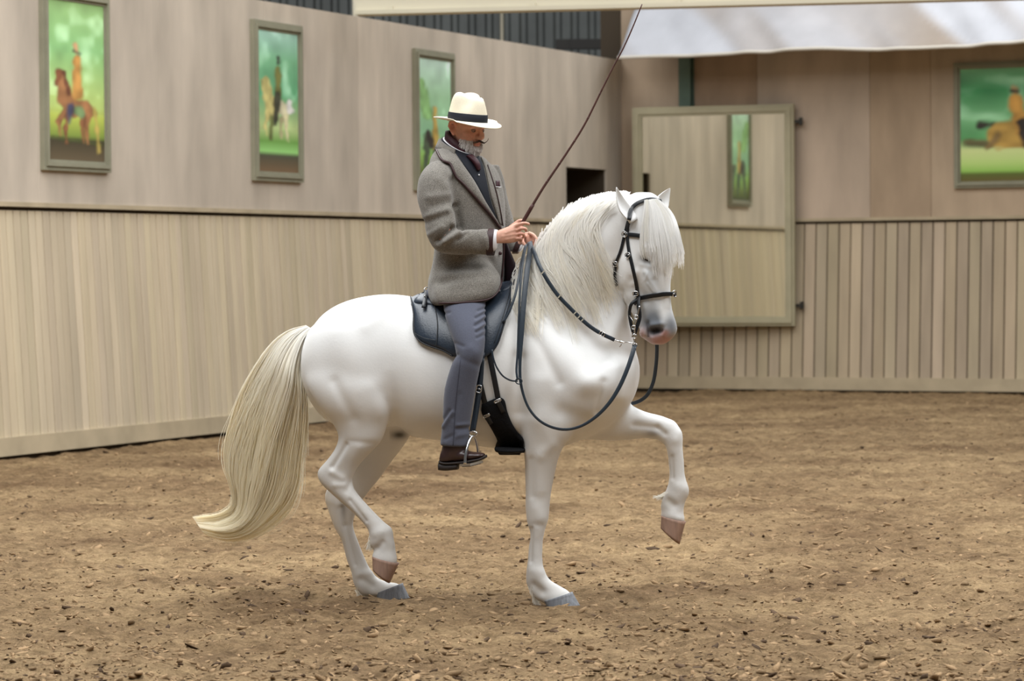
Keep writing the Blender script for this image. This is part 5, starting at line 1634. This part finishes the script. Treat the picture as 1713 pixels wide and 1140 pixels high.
# ---- beard and moustache
M_BEARD = hair_mat('beard_hair', .15)
pth, cl_ = [], []
for k in range(2600):
    a = rh.uniform(-1.55, 1.55); z = rh.uniform(-.108, -.030)
    hw = np.interp(z, [-.108, -.098, -.08, -.055, -.03], [.022, .038, .052, .064, .071]); fx = np.interp(z, [-.108, -.098, -.08, -.055, -.03], [.068, .078, .084, .087, .088]); bx = np.interp(z, [-.108, -.08, -.055, -.03], [.02, -.02, -.045, -.06])
    c0, r0 = (fx+bx)/2, (fx-bx)/2
    x, y = c0 + r0*math.cos(a), hw*math.sin(a)
    if z > -.074 and abs(y) < .024: continue                  # mouth stays clear
    if z > -.052 or x < .012 + .5*max(0, z + .085): continue   # cheeks stay bare
    n_ = np.array([math.cos(a), math.sin(a)*1.1, -.55]); n_ /= np.linalg.norm(n_)
    ln = rh.uniform(.014, .026)*(1 if z < -.06 else .55)
    p0 = np.array([x-.002, y, z]); p1 = p0 + n_*ln*.5 + np.array([0, 0, -.2*ln]); p2 = p0 + n_*ln*.75 + np.array([-.002, 0, -.75*ln]) + rh.normal(0, .0022, 3)
    pth.append(np.array([hl(*p0), hl(*p1), hl(*p2)]))
    gy = rh.random(); cl_.append(np.array(lin(186, 174, 166))*(1-gy) + np.array(lin(244, 240, 238))*gy)
hair_obj('beard', pth, .0016, .0007, cl_, M_BEARD, rider)
pth, cl_ = [], []
for s in (-1, 1):
    for k in range(80):
        j = rh.normal(0, .0022, 3)
        end = rh.random() < .35 and s > 0
        c = [hl(.098, s*.002, -.050) + j, hl(.100, s*.018, -.056) + j, hl(.094, s*.036, -.060) + j*.8]
        if end: c += [hl(.092, s*.048, -.058) + j*.3, hl(.093, s*.058, -.052) + j*.2, hl(.095, s*.063, -.043) + j*.12, hl(.096, s*.063, -.036) + j*.08]
        pth.append(spline(c, 12)); gy = rh.random(); cl_.append(np.array(lin(84, 66, 56))*(1-gy) + np.array(lin(140, 122, 108))*gy)
hair_obj('moustache', pth, .0010, .0008, cl_, M_BEARD, rider)

# ---- panama hat
HT = HO + e_u*.031 + e_f*-.002
f2 = (e_f*math.cos(.065) + e_u*math.sin(.065)).normalized(); u2 = (e_u*math.cos(.065) - e_f*math.sin(.065)).normalized()
ht = lambda x, y, z: np.array(HT + f2*x + e_l*y + u2*z)
n = 64
th = np.linspace(0, 2*math.pi, n, endpoint=False)
crown = []
for z, k in ((-.004, 1.0), (.012, .99), (.03, .97), (.05, .93), (.07, .885), (.088, .83), (.102, .755), (.110, .66), (.113, .52), (.108, .33), (.100, .15)):
    r = []
    for t in th:
        c, s = math.cos(t), math.sin(t)
        x, y = .109*k*c, .089*k*s
        zz = z
        if z > .04:
            w = min(1, (z-.04)/.05)
            y *= 1 - .30*w*math.exp(-((x-.055)/.035)**2)         # front pinch
            zz += .007*w*math.exp(-((x+.03)/.06)**2) - .010*w*math.exp(-((x-.036)/.022)**2)
            zz -= .012*w*math.exp(-(y/.022)**2)*max(0, 1 - k)*2.0  # centre dent
        r.append(ht(x, y, zz*1.2))
    crown.append(np.array(r))
v, f = rings_mesh(crown)
hat_o = mk('hat', v, f, M_STRAW, rider)
V = []
nb = 12
for j in range(nb):
    s = j/(nb-1)
    for t in th:
        c, sn = math.cos(t), math.sin(t)
        rx, ry = .107 + (.180-.107)*s, .087 + (.160-.087)*s
        z = .000 + .016*s*s*abs(sn)**3*(1 if c < .3 else .4) - .016*s*s*max(0, c)**2 + .010*s*s*max(0, -c)**2 - .004*s
        V.append(ht(rx*c, ry*sn, z))
Fc = [(j*n+i, j*n+(i+1) % n, (j+1)*n+(i+1) % n, (j+1)*n+i) for j in range(nb-1) for i in range(n)]
br = mk('brim', V, Fc, M_STRAW, hat_o)
sm = br.modifiers.new('thick', 'SOLIDIFY'); sm.thickness = 0.0035
bandr = []
for z, k in ((.001, 1.012), (.003, 1.018), (.018, 1.012), (.040, .990), (.042, .975)):
    bandr.append(np.array([ht(.109*k*math.cos(t), .089*k*math.sin(t), z) for t in th]))
mk('hat_band', *rings_mesh(bandr, False), M_BAND, hat_o)
mk('hat_bow', *merge([rings_mesh([np.array([ht(.012*a - .01, .092*sg + sg*bq, zq) for (a, bq, zq) in ((-1, 0, .004), (-1, 0, .028), (-1, .004, .028), (-1, .004, .004))]), np.array([ht(.012*a - .01, .090*sg + sg*bq, zq) for (a, bq, zq) in ((1, 0, .004), (1, 0, .028), (1, .004, .028), (1, .004, .004))])]) for sg in (1,)]), M_BAND, hat_o)

# ---- riding whip held in the near hand
whip = thing('riding_whip', "long thin brown riding whip raised in the rider's near hand", 'whip', H(877, 368, -.16))
q = spline([H(862, 394, -.165), H(877, 368, -.163), H(907, 317, -.16), H(950, 253, -.16), H(977, 210, -.16), H(1007, 150, -.16), H(1027, 110, -.16), H(1043, 80, -.16), H(1060, 42, -.16), H(1074, 7, -.16)], 60)
M_WHIP = mat('whip_cane', lin(88, 56, 50), 0.5, 0.4, var=0.4, vscale=30)
mk('shaft', *tube(q, np.interp(np.linspace(0, 1, 60), [0, .1, .3, 1], [.0075, .0072, .006, .0030]), 8), M_WHIP, whip)
mk('grip', *tube(q[:9], .0095, 10), mat('whip_grip', lin(70, 40, 36), 0.6), whip)
for k in (14, 19, 25, 31, 37):
    mk('knot', *ball(q[k], .0085 - .00008*k, 8), M_WHIP, whip)
